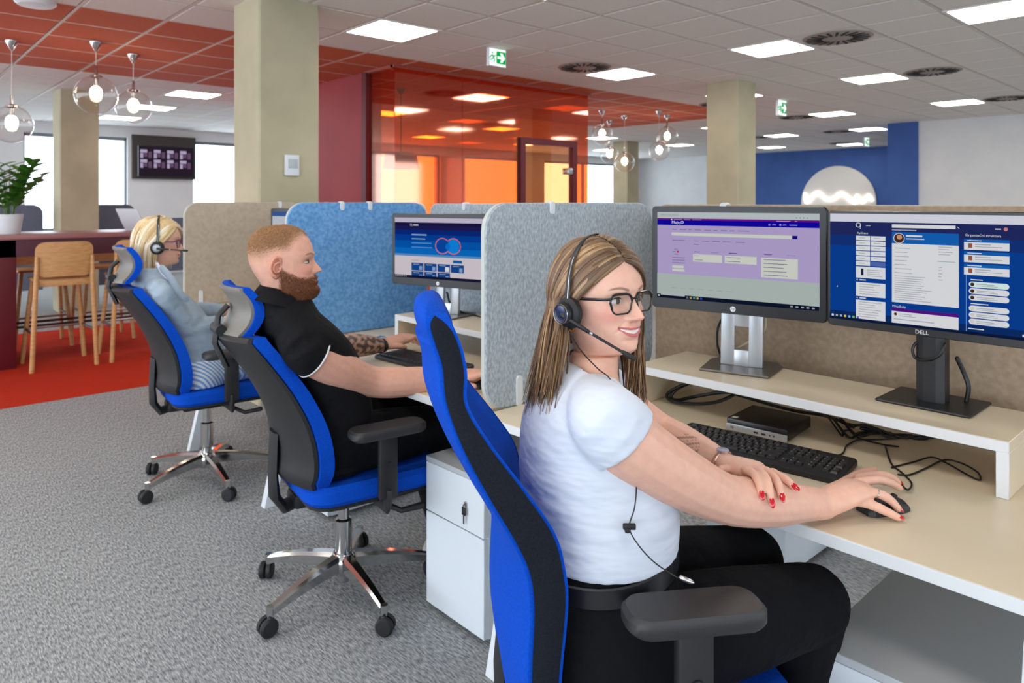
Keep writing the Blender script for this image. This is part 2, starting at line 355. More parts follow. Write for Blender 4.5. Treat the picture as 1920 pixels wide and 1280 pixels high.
# ---------------------------------------------------------------- ceiling lamps, vents, signs
M_lamp = emit('lamp_diffuser', (255, 250, 242), LAMP)
M_lampframe = mat('lamp_frame', (225, 222, 218), 0.5)
fm = MB(); a, c = 0.297, 0.272
fm.box(-a, a, -a, -c, 0, 0.02); fm.box(-a, a, c, a, 0, 0.02); fm.box(-a, -c, -c, c, 0, 0.02); fm.box(c, a, -c, c, 0, 0.02)
fme = fm.mesh('frame', False); fme.materials.append(M_lampframe)
dm = MB(); dm.add([(-c, -c, 0.004), (c, -c, 0.004), (c, c, 0.004), (-c, c, 0.004)], [(3, 2, 1, 0)]); dme = dm.mesh('diffuser', False); dme.materials.append(M_lamp)
LAB = {(3.0, 4.8): 'square ceiling light panel beside the red ceiling strip, left of the exit sign', (6.0, 3.0): 'square ceiling light panel next to the nearest round air vent',
       (6.0, 1.2): 'square ceiling light panel cut by the top right corner of the photo', (6.0, 4.8): 'square ceiling light panel above the right end of the orange glass room',
       (8.4, 3.0): 'square ceiling light panel above the blue wall pier, beside the second round vent', (11.4, 3.0): 'square ceiling light panel nearest the white right wall',
       (11.4, 4.8): 'small square ceiling light panel above the round neon sign', (3.0, 9.6): 'square ceiling light panel behind the red strip, left of the big column',
       (3.0, 11.4): 'far ceiling light panel behind the right glass globe lamp', (3.0, 13.2): 'farthest ceiling light panel beside the left column', (6.0, 7.2): 'ceiling light panel seen through the orange glass',
       (8.4, 4.8): 'ceiling light panel half hidden by the right concrete column', (14.4, 7.2): 'distant ceiling light panel just right of the concrete column', (14.4, 5.4): 'distant ceiling light panel cut off by the blue pier', (12.0, 7.2): 'ceiling light panel cut off by the left side of the right concrete column', (17.4, 9.0): 'low distant ceiling light panel right of the concrete column, above the blue wall', (0.0, 9.6): 'ceiling light panel beyond the red strip at the left edge', (6.0, 9.6): 'ceiling light panel glowing yellow at the left of the orange glass', (15.0, 12.6): 'farthest ceiling light panel near the distant column', (15.0, 10.2): 'ceiling light panel behind the pair of distant globe lamps', (18.0, 7.2): 'most distant ceiling light panel right above the neon sign'}
for n, (x, y) in enumerate(LIGHTS):
    lab = LAB.get((x, y), 'square white ceiling light panel in the far or hidden part of the office')
    t = thing('ceiling_light', lab, 'ceiling light', (x + 0.3, y + 0.3, CZ - 0.012), 0, 'square ceiling light panels')
    for nm, me in (('frame', fme), ('diffuser', dme)):
        o = bpy.data.objects.new(nm, me); COL.objects.link(o); o.parent = t
M_vent = mat('vent_plate', (150, 138, 130), 0.6); M_slot = mat('vent_slot', (34, 30, 28), 0.8)
pm = MB(); pm.lathe([(0.0, 0.0), (0.10, 0.0), (0.11, 0.006), (0.27, 0.004), (0.285, 0.012), (0.0, 0.014)], 40); pme = pm.mesh('plate'); pme.materials.append(M_vent)
vm = MB(); vm.add([(0.125, -0.006, -0.001), (0.25, 0.012, -0.001), (0.255, 0.034, -0.001), (0.125, 0.012, -0.001), (0.125, -0.006, 0.006), (0.25, 0.012, 0.006), (0.255, 0.034, 0.006), (0.125, 0.012, 0.006)],
          [(0, 3, 2, 1), (4, 5, 6, 7), (0, 1, 5, 4), (1, 2, 6, 5), (2, 3, 7, 6), (3, 0, 4, 7)]); vme = vm.mesh('vane', False); vme.materials.append(M_slot)
for n, (x, y) in enumerate(VENTS):
    lab = {0: 'nearest round swirl air vent, right of the ceiling light', 1: 'second round swirl air vent along the ceiling', 2: 'third round swirl air vent nearest the white wall', 3: 'round swirl air vent above the orange glass room'}.get(n, 'small distant round swirl air vent in the ceiling')
    t = thing('air_vent', lab, 'air vent', (x + 0.3, y + 0.3, CZ - 0.016), 0, 'round ceiling air vents')
    o = bpy.data.objects.new('plate', pme); COL.objects.link(o); o.parent = t
    for k in range(20):
        o = bpy.data.objects.new('vane', vme); COL.objects.link(o); o.parent = t; o.rotation_euler = (0, 0, 2 * PI * k / 20)
    q = MB(); q.box(-0.297, 0.297, -0.297, 0.297, 0.013, 0.02); obj('tile', q, M_tile, t, smooth=False)
p = MB(); p.lathe([(0.0, -0.035), (0.11, -0.03), (0.13, -0.012), (0.13, 0.0), (0.0, 0.0)], 28)
o = obj('ceiling_speaker', p, M_white, None, (0.94, 6.06, CZ - 0.006)); tag(o, 'round white ceiling unit at the top left corner', 'ceiling speaker')
# exit signs
M_green = emit('sign_green', (0, 150, 70), 1.0); M_signw = emit('sign_white', (232, 245, 240), 1.0)
def exit_sign(x, y, z, wd, h, label):
    t = thing('exit_sign', label, 'exit sign', (x, y, z), 0, 'green exit signs')
    q = MB(); q.box(0, wd, 0, 0.035, -h, 0); obj('housing', q, M_white, t, smooth=False)
    q = MB(); q.tube([(wd / 2, 0.017, 0), (wd / 2, 0.017, CZ - z)], 0.008, 8); obj('hanger', q, M_white, t)
    q = MB(); q.box(0.006, wd - 0.006, -0.002, 0.0, -h + 0.006, -0.006); f = obj('face', q, M_signw, t, smooth=False)
    q = MB(); q.box(wd * 0.42, wd - 0.008, -0.004, -0.002, -h * 0.84, -h * 0.16); obj('green_field', q, M_green, f, smooth=False)
    cx, cz, s = wd * 0.70, -h * 0.5, h * 0.26
    q = MB(); q.prism([(-1.1 * s, -0.28 * s), (0, -0.28 * s), (-0.35 * s, -s), (0.25 * s, -s), (1.1 * s, 0), (0.25 * s, s), (-0.35 * s, s), (0, 0.28 * s), (-1.1 * s, 0.28 * s)], 0.004, 0.0055, frame((cx, 0, cz), (1, 0, 0), (0, 0, 1))); obj('arrow', q, M_signw, f, smooth=False)
    s = h * 0.30; c0 = wd * 0.22   # running figure
    q = MB(); yy = -0.0035
    for pa in ([(-.2, .35), (.1, .0)], [(.1, .0), (.35, -.45), (.2, -.95)], [(.1, .0), (-.2, -.45), (-.7, -.55)], [(-.15, .3), (.35, .15), (.6, .35)], [(-.15, .3), (-.6, .1), (-.7, -.2)]):
        q.tube([(c0 + a * s, yy, cz + b_ * s) for a, b_ in pa], s * 0.11, 6, up=(0, 1, 0))
    q.ell((c0 - 0.15 * s, yy, cz + 0.72 * s), (s * .17, s * .05, s * .17), 10); obj('running_figure', q, M_green, f)
    return t
p_ = at(917, 88, Z=CZ - 0.008); exit_sign(p_.x, p_.y, p_.z, 0.21, 0.168, 'green and white exit sign with arrow above the orange glass room')
p_ = at(1459, 186, Z=CZ - 0.008); exit_sign(p_.x, p_.y, p_.z, 0.24, 0.22, 'exit sign just right of the concrete column with green side')
p_ = at(1621, 257, Z=CZ - 0.008); exit_sign(p_.x, p_.y, p_.z, 0.26, 0.2, 'tiny distant exit sign beside the blue pier')

# globe pendants
M_globe = glass('globe_glass', (0.97, 0.96, 0.95), 0.05); M_chrome = mat('chrome', (200, 200, 200), 0.12, 1.0); M_bulb = emit('bulb', (255, 236, 205), 20)
def pendant(x, y, z, r, label):
    t = thing('globe_pendant', label, 'pendant lamp', (x, y, CZ - 0.008), 0, 'clear glass globe pendants')
    h = z - CZ + 0.008
    q = MB(); q.lathe([(0.0, 0), (0.055, 0), (0.055, -0.006), (0.008, -0.085), (0.0, -0.085)], 20); obj('canopy', q, M_chrome, t)
    q = MB(); q.tube([(0, 0, -0.08), (0, 0, h + r + 0.07)], 0.0035, 6); obj('cord', q, mat('cord_clear', (220, 212, 205), 0.4), t)
    q = MB(); q.lathe([(0.0, h + r + 0.09), (0.012, h + r + 0.085), (0.014, h + r + 0.01), (0.05, h + r - 0.005), (0.05, h + r - 0.02), (0.018, h + r - 0.03), (0.018, h + r * 0.45), (0.0, h + r * 0.45)], 18); obj('socket', q, M_chrome, t)
    q = MB(); q.ell((0, 0, h), (r, r, r * 0.97), 40); obj('globe', q, M_globe, t)
    q = MB(); q.ell((0, 0, h + r * 0.12), (0.05, 0.05, 0.06), 16); obj('bulb', q, M_bulb, t)
for (px, cy, gy, gr_, lab) in ((180, 77, 178, 37, 'clear glass globe pendant lamp in front of the left column'), (250, 101, 200, 32, 'clear glass globe pendant lamp left of the big column'), (22, 75, 233, 36, 'leftmost clear glass globe pendant lamp, hanging lowest'),
                               (1129, 206, 252, 20, 'globe pendant lamp nearest the edge of the orange glass'), (1143, 226, 290, 17, 'globe pendant lamp behind two others beside the orange glass'), (1171, 216, 304, 19, 'lowest of the distant globe pendant lamps, before the far column'),
                               (1236, 207, 283, 19, 'globe pendant lamp left of the pair before the white wall'), (1251, 215, 257, 20, 'globe pendant lamp right of the pair before the white wall')):
    c = at(px, cy, Z=CZ); d = c.x * CF[0] + c.y * CF[1]
    pendant(c.x, c.y, CAMH + (HY - gy) / FPX * d, gr_ * d / FPX, lab)

# neon disc sign on the blue wall
ns = thing('neon_sign', 'round white disc sign with glowing neon script on the blue wall', 'neon sign', (19.498, 8.34, 1.36))
q = MB(); q.lathe([(0, 0), (1.0, 0), (1.0, 0.04), (0.98, 0.05), (0, 0.05)], 64, M=RY(-PI / 2)); obj('disc', q, mat('disc_white', (226, 222, 216), 0.6), ns)
pts = [(270, 700), (300, 860), (440, 700), (540, 690), (640, 800), (790, 790), (920, 690), (1040, 760), (1180, 880), (1210, 730), (1310, 860), (1420, 730), (1490, 820)]
path = [at(1480 + a / 9.6, 290 + c / 9.6, X=19.42) - Vector((19.498, 8.34, 1.36)) for a, c in pts]
q = MB(); q.tube(spl(path, 70), 0.022, 8, round_=True); obj('neon_tube', q, emit('neon', (255, 240, 225), 6), ns)

# television on the far pier
M_scr_off = mat('tv_panel', (58, 52, 50), 0.5)
tv = thing('television', 'wall screen with eight small pictures on a dark board', 'television', (3.86, 14.98, 1.84))
q = MB(); q.box(0, 1.16, -0.06, 0, 0, 0.84); obj('board', q, M_scr_off, tv, smooth=False)
q = MB(); q.rbox(0.08, 1.12, -0.10, -0.061, 0.04, 0.64, 0.006); obj('bezel', q, M_black, tv)
q = MB(); q.box(0.10, 1.10, -0.102, -0.1, 0.06, 0.62); sc_ = obj('screen', q, emit('tv_dark', (32, 24, 34), 1), tv, smooth=False)
for r in range(2):
    for c in range(4):
        x = 0.13 + c * 0.24; z = 0.40 - r * 0.19
        q = MB(); q.box(x, x + 0.12, -0.104, -0.102, z + 0.10, z + 0.16, 0); q.box(x, x + 0.05, -0.104, -0.102, z, z + 0.09, 0); q.box(x + 0.06, x + 0.12, -0.104, -0.102, z + 0.02, z + 0.09, 1); q.box(x + 0.14, x + 0.2, -0.104, -0.102, z, z + 0.12, 1)
        obj('picture', q, [emit('tv_a', (150, 138, 165), 1), emit('tv_b', (84, 62, 88), 1)], sc_, smooth=False)
q = MB(); q.rbox(0.085, 0.098, -0.108, -0.1, 0.05, 0.63, 0.003); obj('edge_light', q, mat('tv_edge', (170, 176, 190), 0.3), tv)
# thermostat on the big column
th = thing('thermostat', 'white wall thermostat on the big concrete column', 'thermostat', (2.035, 4.80, 0))
c0 = at(533, 329, Y=4.795); c1 = at(559, 291, Y=4.795)
q = MB(); q.rbox(c0.x - 2.035, c1.x - 2.035, -0.028, 0, c0.z, c1.z, 0.006); obj('housing', q, M_white, th)
q = MB(); q.rbox(c0.x - 2.035 + 0.02, c1.x - 2.035 - 0.015, -0.031, -0.027, c0.z + 0.05, c1.z - 0.03, 0.004); obj('display', q, mat('lcd_grey', (170, 178, 184), 0.3), th)

# far office partitions
M_slate = mat('slate_felt', (92, 98, 116), 0.9, noise=(80, (102, 108, 126), 3))
def partition(x, y, wd, z0, z1, label, r=0.12):
    t = thing('office_partition', label, 'partition', (x, y, 0), 0)
    q = MB(); q.prism([(a + wd / 2, c + (z1 - z0) / 2) for a, c in rrect(wd, z1 - z0, r, 6, (1, 1, 0, 0))], -0.02, 0.02, frame((0, 0, z0), (1, 0, 0), (0, 0, 1))); obj('felt_panel', q, M_slate, t, smooth=False)
    q = MB()
    for a in (0.1, wd - 0.14): q.box(a, a + 0.04, -0.2, 0.2, 0, 0.03); q.box(a, a + 0.04, -0.02, 0.02, 0.03, z0 + 0.02)
    obj('feet', q, M_white, t, smooth=False)
partition(0.5, 11.1, 1.30, 0.25, 1.36, 'slate grey office partition left of the left column'); partition(2.0, 11.15, 0.92, 0.25, 1.36, 'slate grey office partition right of the left column')
partition(3.0, 13.2, 2.4, 0.2, 1.12, 'low dark partition below the television wall')

# bar table
bt = thing('bar_table', 'dark red high bar table on the red carpet', 'table', (0, 0, 0.006))
q = MB(); q.rbox(0.5, 3.4, 7.2, 8.05, 1.075, 1.115, 0.004); obj('tabletop', q, [mat('table_top', (150, 96, 96), 0.3)], bt)
q = MB(); q.box(0.55, 3.35, 7.22, 7.25, 0.93, 1.075); q.box(0.55, 3.35, 8.0, 8.03, 0.93, 1.075); obj('apron', q, mat('apron', (84, 40, 56), 0.45), bt, smooth=False)
for x0 in (0.56, 2.96):
    q = MB(); q.rbox(x0, x0 + 0.425, 7.22, 8.03, 0, 1.075, 0.004); obj('leg', q, M_maroon, bt)
for y in (7.5, 7.76):
    q = MB(); q.tube([(0.98, y, 0.30), (2.96, y, 0.30)], 0.012, 8); obj('foot_rail', q, mat('rail_dark', (70, 52, 50), 0.4, 0.5), bt)
# stools
M_ply = mat('oak_ply', (206, 160, 106), 0.5, noise=(14, (190, 142, 90), 5), stretch=(1, 1, 6))
def make_stool(label):
    t = thing('bar_stool', label, 'stool', (0, 0, 0.006), 0, 'oak bar stools at the high table')
    q = MB(); q.rbox(-0.20, 0.20, -0.18, 0.20, 0.725, 0.75, 0.012); obj('seat', q, M_ply, t)
    # curved back shell: rounded rectangle bent about z
    q = MB(); out = rrect(0.42, 0.29, 0.07, 6); n = len(out); cz = 0.915
    def bend(x, z, k): return (x * (1 - 0.0 * k), -0.20 - 0.055 + 0.9 * x * x + k - (z - cz) * 0.12, z)
    rings = []
    for k in (0.0, 0.013):
        for sc2 in (1.0, 0.66, 0.33): rings.append([bend(a * sc2, cz + c * sc2, k) for a, c in out])
    v = [p for r in rings for p in r] + [bend(0, cz, 0.0), bend(0, cz, 0.013)]; f = []
    for base, cidx in ((0, 6 * n), (3 * n, 6 * n + 1)):
        for ri in (0, 1):
            f += [(base + ri * n + j, base + ri * n + (j + 1) % n, base + (ri + 1) * n + (j + 1) % n, base + (ri + 1) * n + j) for j in range(n)]
        f += [(base + 2 * n + j, base + 2 * n + (j + 1) % n, cidx) for j in range(n)]
    f += [(j, (j + 1) % n, 3 * n + (j + 1) % n, 3 * n + j) for j in range(n)]
    q.add(v, f); obj('backrest', q, M_ply, t)
    for sx in (-1, 1):
        q = MB(); q.tube([(sx * 0.235, -0.235, 0), (sx * 0.205, -0.225, 0.72), (sx * 0.200, -0.235, 0.93)], [0.019, 0.019, 0.014], 10, round_=True); obj('leg', q, M_ply, t)
        q = MB(); q.tube([(sx * 0.235, 0.235, 0), (sx * 0.17, 0.16, 0.73)], [0.019, 0.019], 10); obj('leg', q, M_ply, t)
        q = MB(); q.tube([(sx * 0.215, -0.22, 0.30), (sx * 0.212, 0.21, 0.30)], 0.010, 8); obj('side_rail', q, mat('rail_dark', (70, 52, 50), 0.4, 0.5), t)
    q = MB(); q.tube([(-0.213, 0.205, 0.30), (0.213, 0.205, 0.30)], 0.010, 8); obj('foot_rest', q, M_steel, t)
    q = MB(); q.rbox(-0.2, 0.2, -0.20, -0.185, 0.69, 0.74, 0.004); obj('back_rail', q, M_ply, t)
    return t
s0 = make_stool('oak bar stool seen from behind, left of the red-carpet pair'); s0.location = (1.285, 7.18, 0.006)
dup(s0, (1.87, 7.18, 0.006), 0.0, 'oak bar stool half hidden behind the blonde woman\'s chair'); dup(s0, (1.31, 8.26, 0.006), PI, 'oak bar stool on the far side of the table, left'); dup(s0, (1.86, 8.26, 0.006), PI, 'oak bar stool on the far side of the table, right')
# laptop on the bar table, seen edge on
lp = thing('laptop', 'slim white laptop lid standing open on the bar table', 'laptop', (1.98, 7.55, 1.1215), 0.35)
q = MB(); q.rbox(0, 0.23, -0.16, 0.16, 0, 0.014, 0.004); obj('base', q, M_white, lp)
q = MB(); q.rbox(-0.006, 0.006, -0.16, 0.16, 0, 0.22, 0.003, M=T(0.005, 0, 0.012) @ RY(-0.45)); obj('lid', q, M_white, lp)
# plant on the bar table
M_leaf = mat('leaf_green', (58, 112, 34), 0.35, noise=(9, (92, 150, 52), 3)); M_stem = mat('stem_green', (70, 104, 40), 0.5)
pp = thing('potted_plant', 'glossy green leafy plant standing on the bar table', 'plant', (0.97, 7.50, 1.1215))
q = MB(); q.lathe([(0.0, 0), (0.08, 0), (0.105, 0.17), (0.095, 0.17), (0.085, 0.14), (0.0, 0.14)], 28); obj('pot', q, M_white, pp)
lm = MB(); L = []
for i in range(7):
    u = i / 6; wdt = 0.021 * math.sin(PI * min(1, u * 0.93 + 0.05)) ** 0.8
    L.append((u * 0.085, wdt, -0.02 * u * u))
v = []
for x, y_, z in L: v += [(x, -y_, z + 0.004), (x, 0, z), (x, y_, z + 0.004)]
lm.add(v, [(3 * i + k, 3 * i + k + 1, 3 * i + k + 4, 3 * i + k + 3) for i in range(6) for k in (0, 1)]); lme = lm.mesh('leaf'); lme.materials.append(M_leaf)
rr = random.Random(3)
for s_ in range(13):
    a = rr.uniform(0, 2 * PI); ln = rr.uniform(0.30, 0.50); tilt = rr.uniform(0.1, 0.75)
    if s_ < 5: a = rr.uniform(-0.7, 0.5); tilt = rr.uniform(0.2, 0.75)
    pth = [Vector((math.cos(a), math.sin(a), 0)) * (0.03 + ln * math.sin(tilt * u) * u) + Vector((0, 0, 0.13 + ln * u * math.cos(tilt * u * 0.8))) for u in np.linspace(0, 1, 8)]
    q = MB(); q.tube(pth, list(np.linspace(0.006, 0.0025, 8)), 6); obj('stem', q, M_stem, pp)
    for i in range(2, 8):
        for sd in (-1, 1):
            tg = (pth[i] - pth[i - 1]).normalized(); side = tg.cross(Vector((0, 0, 1))).normalized() * sd
            dr = (tg * 0.55 + side + Vector((0, 0, 0.25))).normalized()
            o = bpy.data.objects.new('leaf', lme); COL.objects.link(o); o.parent = pp
            Mx = frame(pth[i], dr, dr.cross(Vector((0, 0, 1))).cross(dr).cross(dr)); o.matrix_local = Mx @ Matrix.Scale(rr.uniform(1.2, 1.7), 4)

# ================================================================ desks
M_top = mat('desk_top_cream', (216, 201, 174), 0.38, noise=(5, (221, 206, 180), 3))
M_edge = mat('desk_edge_white', (214, 216, 218), 0.45)
M_felt_g = mat('felt_grey', (146, 156, 163), 0.95, noise=(95, (186, 195, 202), 5), bump=(300, 0.3, 0.002), spec=0.1, mid=0.33, stretch=(1.5, 1, 0.7))
M_felt_b = mat('felt_blue', (92, 146, 202), 0.95, noise=(60, (122, 172, 222), 5), bump=(300, 0.3, 0.002), spec=0.1)
M_felt_n = mat('felt_beige', (176, 162, 146), 0.95, noise=(40, (186, 173, 157), 4), bump=(300, 0.3, 0.002), spec=0.1)
M_felt_t = mat('felt_taupe', (160, 138, 116), 0.95, noise=(60, (174, 152, 129), 5), bump=(300, 0.3, 0.002), spec=0.1)
ZD = 0.74; XF, XB = 1.427, 2.22
DESK = [(0.23, 1.705, 'white-edged desk the smiling woman leans on'), (1.735, 3.215, 'white-edged desk of the bearded man'), (3.245, 4.715, 'white-edged desk of the blonde woman')]
for k, (y0, y1, lab) in enumerate(DESK):
    t = thing('desk', lab, 'desk', (0, 0, 0), 0, 'desks in the row')
    q = MB(); q.rbox(XF + 0.002, XB, y0, y1, ZD - 0.025, ZD, 0.0015, 1); obj('desktop', q, M_top, t)
    q = MB(); q.rbox(XF - 0.0015, XF + 0.002, y0, y1, ZD - 0.026, ZD - 0.0005, 0.001, 1); obj('edge_band', q, M_edge, t)
    for y in ((y0 + 0.075, y1 - 0.105), (y1 - 0.02,), (4.2,))[k]:
        for x0, x1 in ((XF - 0.055, XF + 0.11), (XB - 0.01, XB - 0.14)):
            q = MB(); q.add([(x0, y - 0.02, 0), (x0 + 0.05, y - 0.02, 0), (x0 + 0.05, y + 0.02, 0), (x0, y + 0.02, 0), (x1, y - 0.02, ZD - 0.026), (x1 + 0.05, y - 0.02, ZD - 0.026), (x1 + 0.05, y + 0.02, ZD - 0.026), (x1, y + 0.02, ZD - 0.026)],
                            [(0, 3, 2, 1), (4, 5, 6, 7), (0, 1, 5, 4), (1, 2, 6, 5), (2, 3, 7, 6), (3, 0, 4, 7)]); obj('leg', q, M_white, t, smooth=False)
        q = MB(); q.box(XF + 0.12, XB - 0.1, y - 0.02, y + 0.02, ZD - 0.066, ZD - 0.026); obj('crossbar', q, M_white, t, smooth=False)
SHELF = [(0.43, 1.465, 'low riser shelf carrying the two near monitors'), (1.93, 2.88, 'low riser shelf under the bearded man\'s monitor'), (3.45, 4.4, 'low riser shelf on the blonde woman\'s desk')]
ZS = 0.868
for y0, y1, lab in SHELF:
    t = thing('monitor_riser', lab, 'shelf', (0, 0, 0), 0, 'riser shelves on the desks')
    q = MB(); q.rbox(1.883, 2.185, y0, y1, ZS - 0.025, ZS, 0.0015, 1); obj('top_board', q, M_top, t)
    q = MB(); q.rbox(1.879, 1.883, y0, y1, ZS - 0.0255, ZS - 0.0005, 0.001, 1); obj('edge_band', q, M_edge, t)
    for a in (y0, y1 - 0.025):
        q = MB(); q.rbox(1.883, 2.185, a, a + 0.025, ZD + 0.0005, ZS - 0.025, 0.001, 1); sp = obj('side_panel', q, M_top, t)
        q = MB(); q.rbox(1.879, 1.883, a, a + 0.025, ZD + 0.0005, ZS - 0.025, 0.001, 1); obj('edge_band', q, M_edge, sp)
# felt screens
def screen_x(y, x0, x1, z0, z1, m, label, clips, th=0.024):
    t = thing('desk_divider', label, 'divider', (0, y, 0), 0, 'felt dividers across the desks')
    q = MB(); q.prism(rrect(x1 - x0, z1 - z0, 0.09, 8), -th / 2, th / 2, frame(((x0 + x1) / 2, 0, (z0 + z1) / 2), (1, 0, 0), (0, 0, 1)), inset=0.004); obj('felt_panel', q, m, t)
    q = MB(); q.prism(rrect(x1 - x0 + 0.003, z1 - z0 + 0.003, 0.09, 8), -0.008, 0.008, frame(((x0 + x1) / 2, 0, (z0 + z1) / 2), (1, 0, 0), (0, 0, 1))); obj('edge_core', q, mat('felt_edge', (186, 190, 186), 0.9), t)
    for cx, top in clips:
        q = MB()
        if top: q.prism(rrect(0.024, 0.045, 0.011, 5), -th / 2 - 0.004, th / 2 + 0.004, frame((cx, 0, z1 - 0.016), (1, 0, 0), (0, 0, 1)), inset=0.002)
        else: q.prism([(a, c) for a, c in rrect(0.026, 0.10, 0.012, 5)], -th / 2 - 0.006, th / 2 + 0.006, frame((cx, 0, z0 + 0.045), (1, 0, 0), (0, 0, 1)), inset=0.002)
        obj('clip', q, M_white, t)
screen_x(1.72, 1.448, 2.31, ZD + 0.001, 1.395, M_felt_g, 'mottled grey felt divider behind the smiling woman', [(1.745, 1), (1.59, 0), (2.15, 0)])
screen_x(3.23, 1.50, 2.31, ZD + 0.001, 1.395, M_felt_b, 'blue felt divider behind the bearded man', [(1.79, 1), (1.95, 1), (1.62, 0)])
screen_x(4.73, 1.52, 2.31, ZD + 0.001, 1.395, M_felt_n, 'beige felt divider in front of the big column', [(2.15, 1), (1.62, 0)])
def screen_y(x, y0, y1, z0, z1, m, label):
    t = thing('back_panel', label, 'panel', (x, 0, 0), 0, 'felt back panels behind the monitors')
    q = MB(); q.prism(rrect(y1 - y0, z1 - z0, 0.05, 7), -0.012, 0.012, frame((0, (y0 + y1) / 2, (z0 + z1) / 2), (0, 1, 0), (0, 0, 1)), inset=0.003); obj('felt_panel', q, m, t)
    q = MB(); q.prism(rrect(y1 - y0 + 0.004, z1 - z0 + 0.004, 0.05, 7), -0.006, 0.006, frame((0, (y0 + y1) / 2, (z0 + z1) / 2), (0, 1, 0), (0, 0, 1))); obj('edge_core', q, mat('felt_edge', (186, 190, 186), 0.9), t)
    for yy in (y0 + 0.3, y1 - 0.3):
        q = MB(); q.rbox(-0.1, 0.012, yy - 0.015, yy + 0.015, 0.60, 0.712, 0.003); q.rbox(-0.02, -0.0125, yy - 0.015, yy + 0.015, 0.6, 0.80, 0.003); obj('bracket', q, M_white, t)
        q = MB(); q.prism(rrect(0.026, 0.04, 0.012, 5), -0.016, 0.016, frame((0, yy, z1 - 0.012), (0, 1, 0), (0, 0, 1))); obj('clip', q, M_white, t)
screen_y(2.325, 0.12, 1.70, 0.52, 1.388, M_felt_t, 'taupe felt back panel behind the two near monitors')
screen_y(2.325, 1.745, 3.20, 0.52, 1.388, M_felt_g, 'grey felt back panel behind the bearded man\'s monitor')
screen_y(2.325, 3.26, 4.70, 0.52, 1.388, M_felt_n, 'beige felt back panel on the blonde woman\'s desk')

# ================================================================ monitors
M_bez = mat('monitor_black', (15, 16, 18), 0.38); M_alu = mat('stand_silver', (196, 200, 204), 0.35, 0.6); M_gun = mat('stand_dark', (46, 46, 48), 0.4, 0.4); M_base = mat('base_grey', (112, 108, 104), 0.35, 0.7)
SW = 0.66
def E_(rgb): return emit('px_%02x%02x%02x' % rgb, rgb, SW)
def screen_content(scr, W, H, items, x):
    """flat print of the screen: items in 0..1 from the top left: ('r', u0, v0, u1, v1, rgb) bar, ('c', u, v, radius, rgb), ('p', [(u,v)..], rgb), ('l', pts, width, rgb), ('t', u, v, size, text, rgb)"""
    by = {}
    def pt(u, v): return ((0.5 - u) * W, (0.5 - v) * H)
    for k, it in enumerate(items):
        dx = x - 0.00025 - 0.00002 * k; rgb = it[-1]; q = by.setdefault(rgb, MB())
        def poly(pts): q.add([(dx, *pt(u, v)) for u, v in pts], [tuple(range(len(pts)))])
        if it[0] == 'r': poly([(it[1], it[2]), (it[3], it[2]), (it[3], it[4]), (it[1], it[4])])
        elif it[0] == 'c': poly([(it[1] + it[3] * math.cos(a) * H / W, it[2] + it[3] * math.sin(a)) for a in np.linspace(0, 2 * PI, 20, endpoint=False)])
        elif it[0] == 'o':
            u0, v0, u1, v1 = it[1:5]; r = (v1 - v0) / 2
            poly([(u0 + r * H / W + r * math.cos(a) * H / W, v0 + r + r * math.sin(a)) for a in np.linspace(PI / 2, 3 * PI / 2, 9)] + [(u1 - r * H / W + r * math.cos(a) * H / W, v0 + r + r * math.sin(a)) for a in np.linspace(-PI / 2, PI / 2, 9)])
        elif it[0] == 'p': poly(it[1])
        elif it[0] == 'l':
            for (a, b_), (c, d) in zip(it[1][:-1], it[1][1:]):
                L = math.hypot((c - a) * W, (d - b_) * H) or 1; nx, ny = -(d - b_) * H / L * it[2] / W, (c - a) * W / L * it[2] / H
                poly([(a + nx, b_ + ny), (c + nx, d + ny), (c - nx, d - ny), (a - nx, b_ - ny)])
        elif it[0] == 't':
            y, z = pt(it[1], it[2]); v, f = text_mesh(it[4], it[3], frame((dx, y, z), (0, -1, 0), (0, 0, 1)), 0); q.add(v, f)
    all_ = MB(); ms = []
    for i, (rgb, q) in enumerate(by.items()): all_.add(q.v, q.f, i); ms.append(E_(rgb))
    me = bpy.data.meshes.new('screen_content'); me.from_pydata(all_.v, [], all_.f); me.polygons.foreach_set('material_index', all_.m)
    for m in ms: me.materials.append(m)
    o = bpy.data.objects.new('screen_content', me); COL.objects.link(o); o.parent = scr
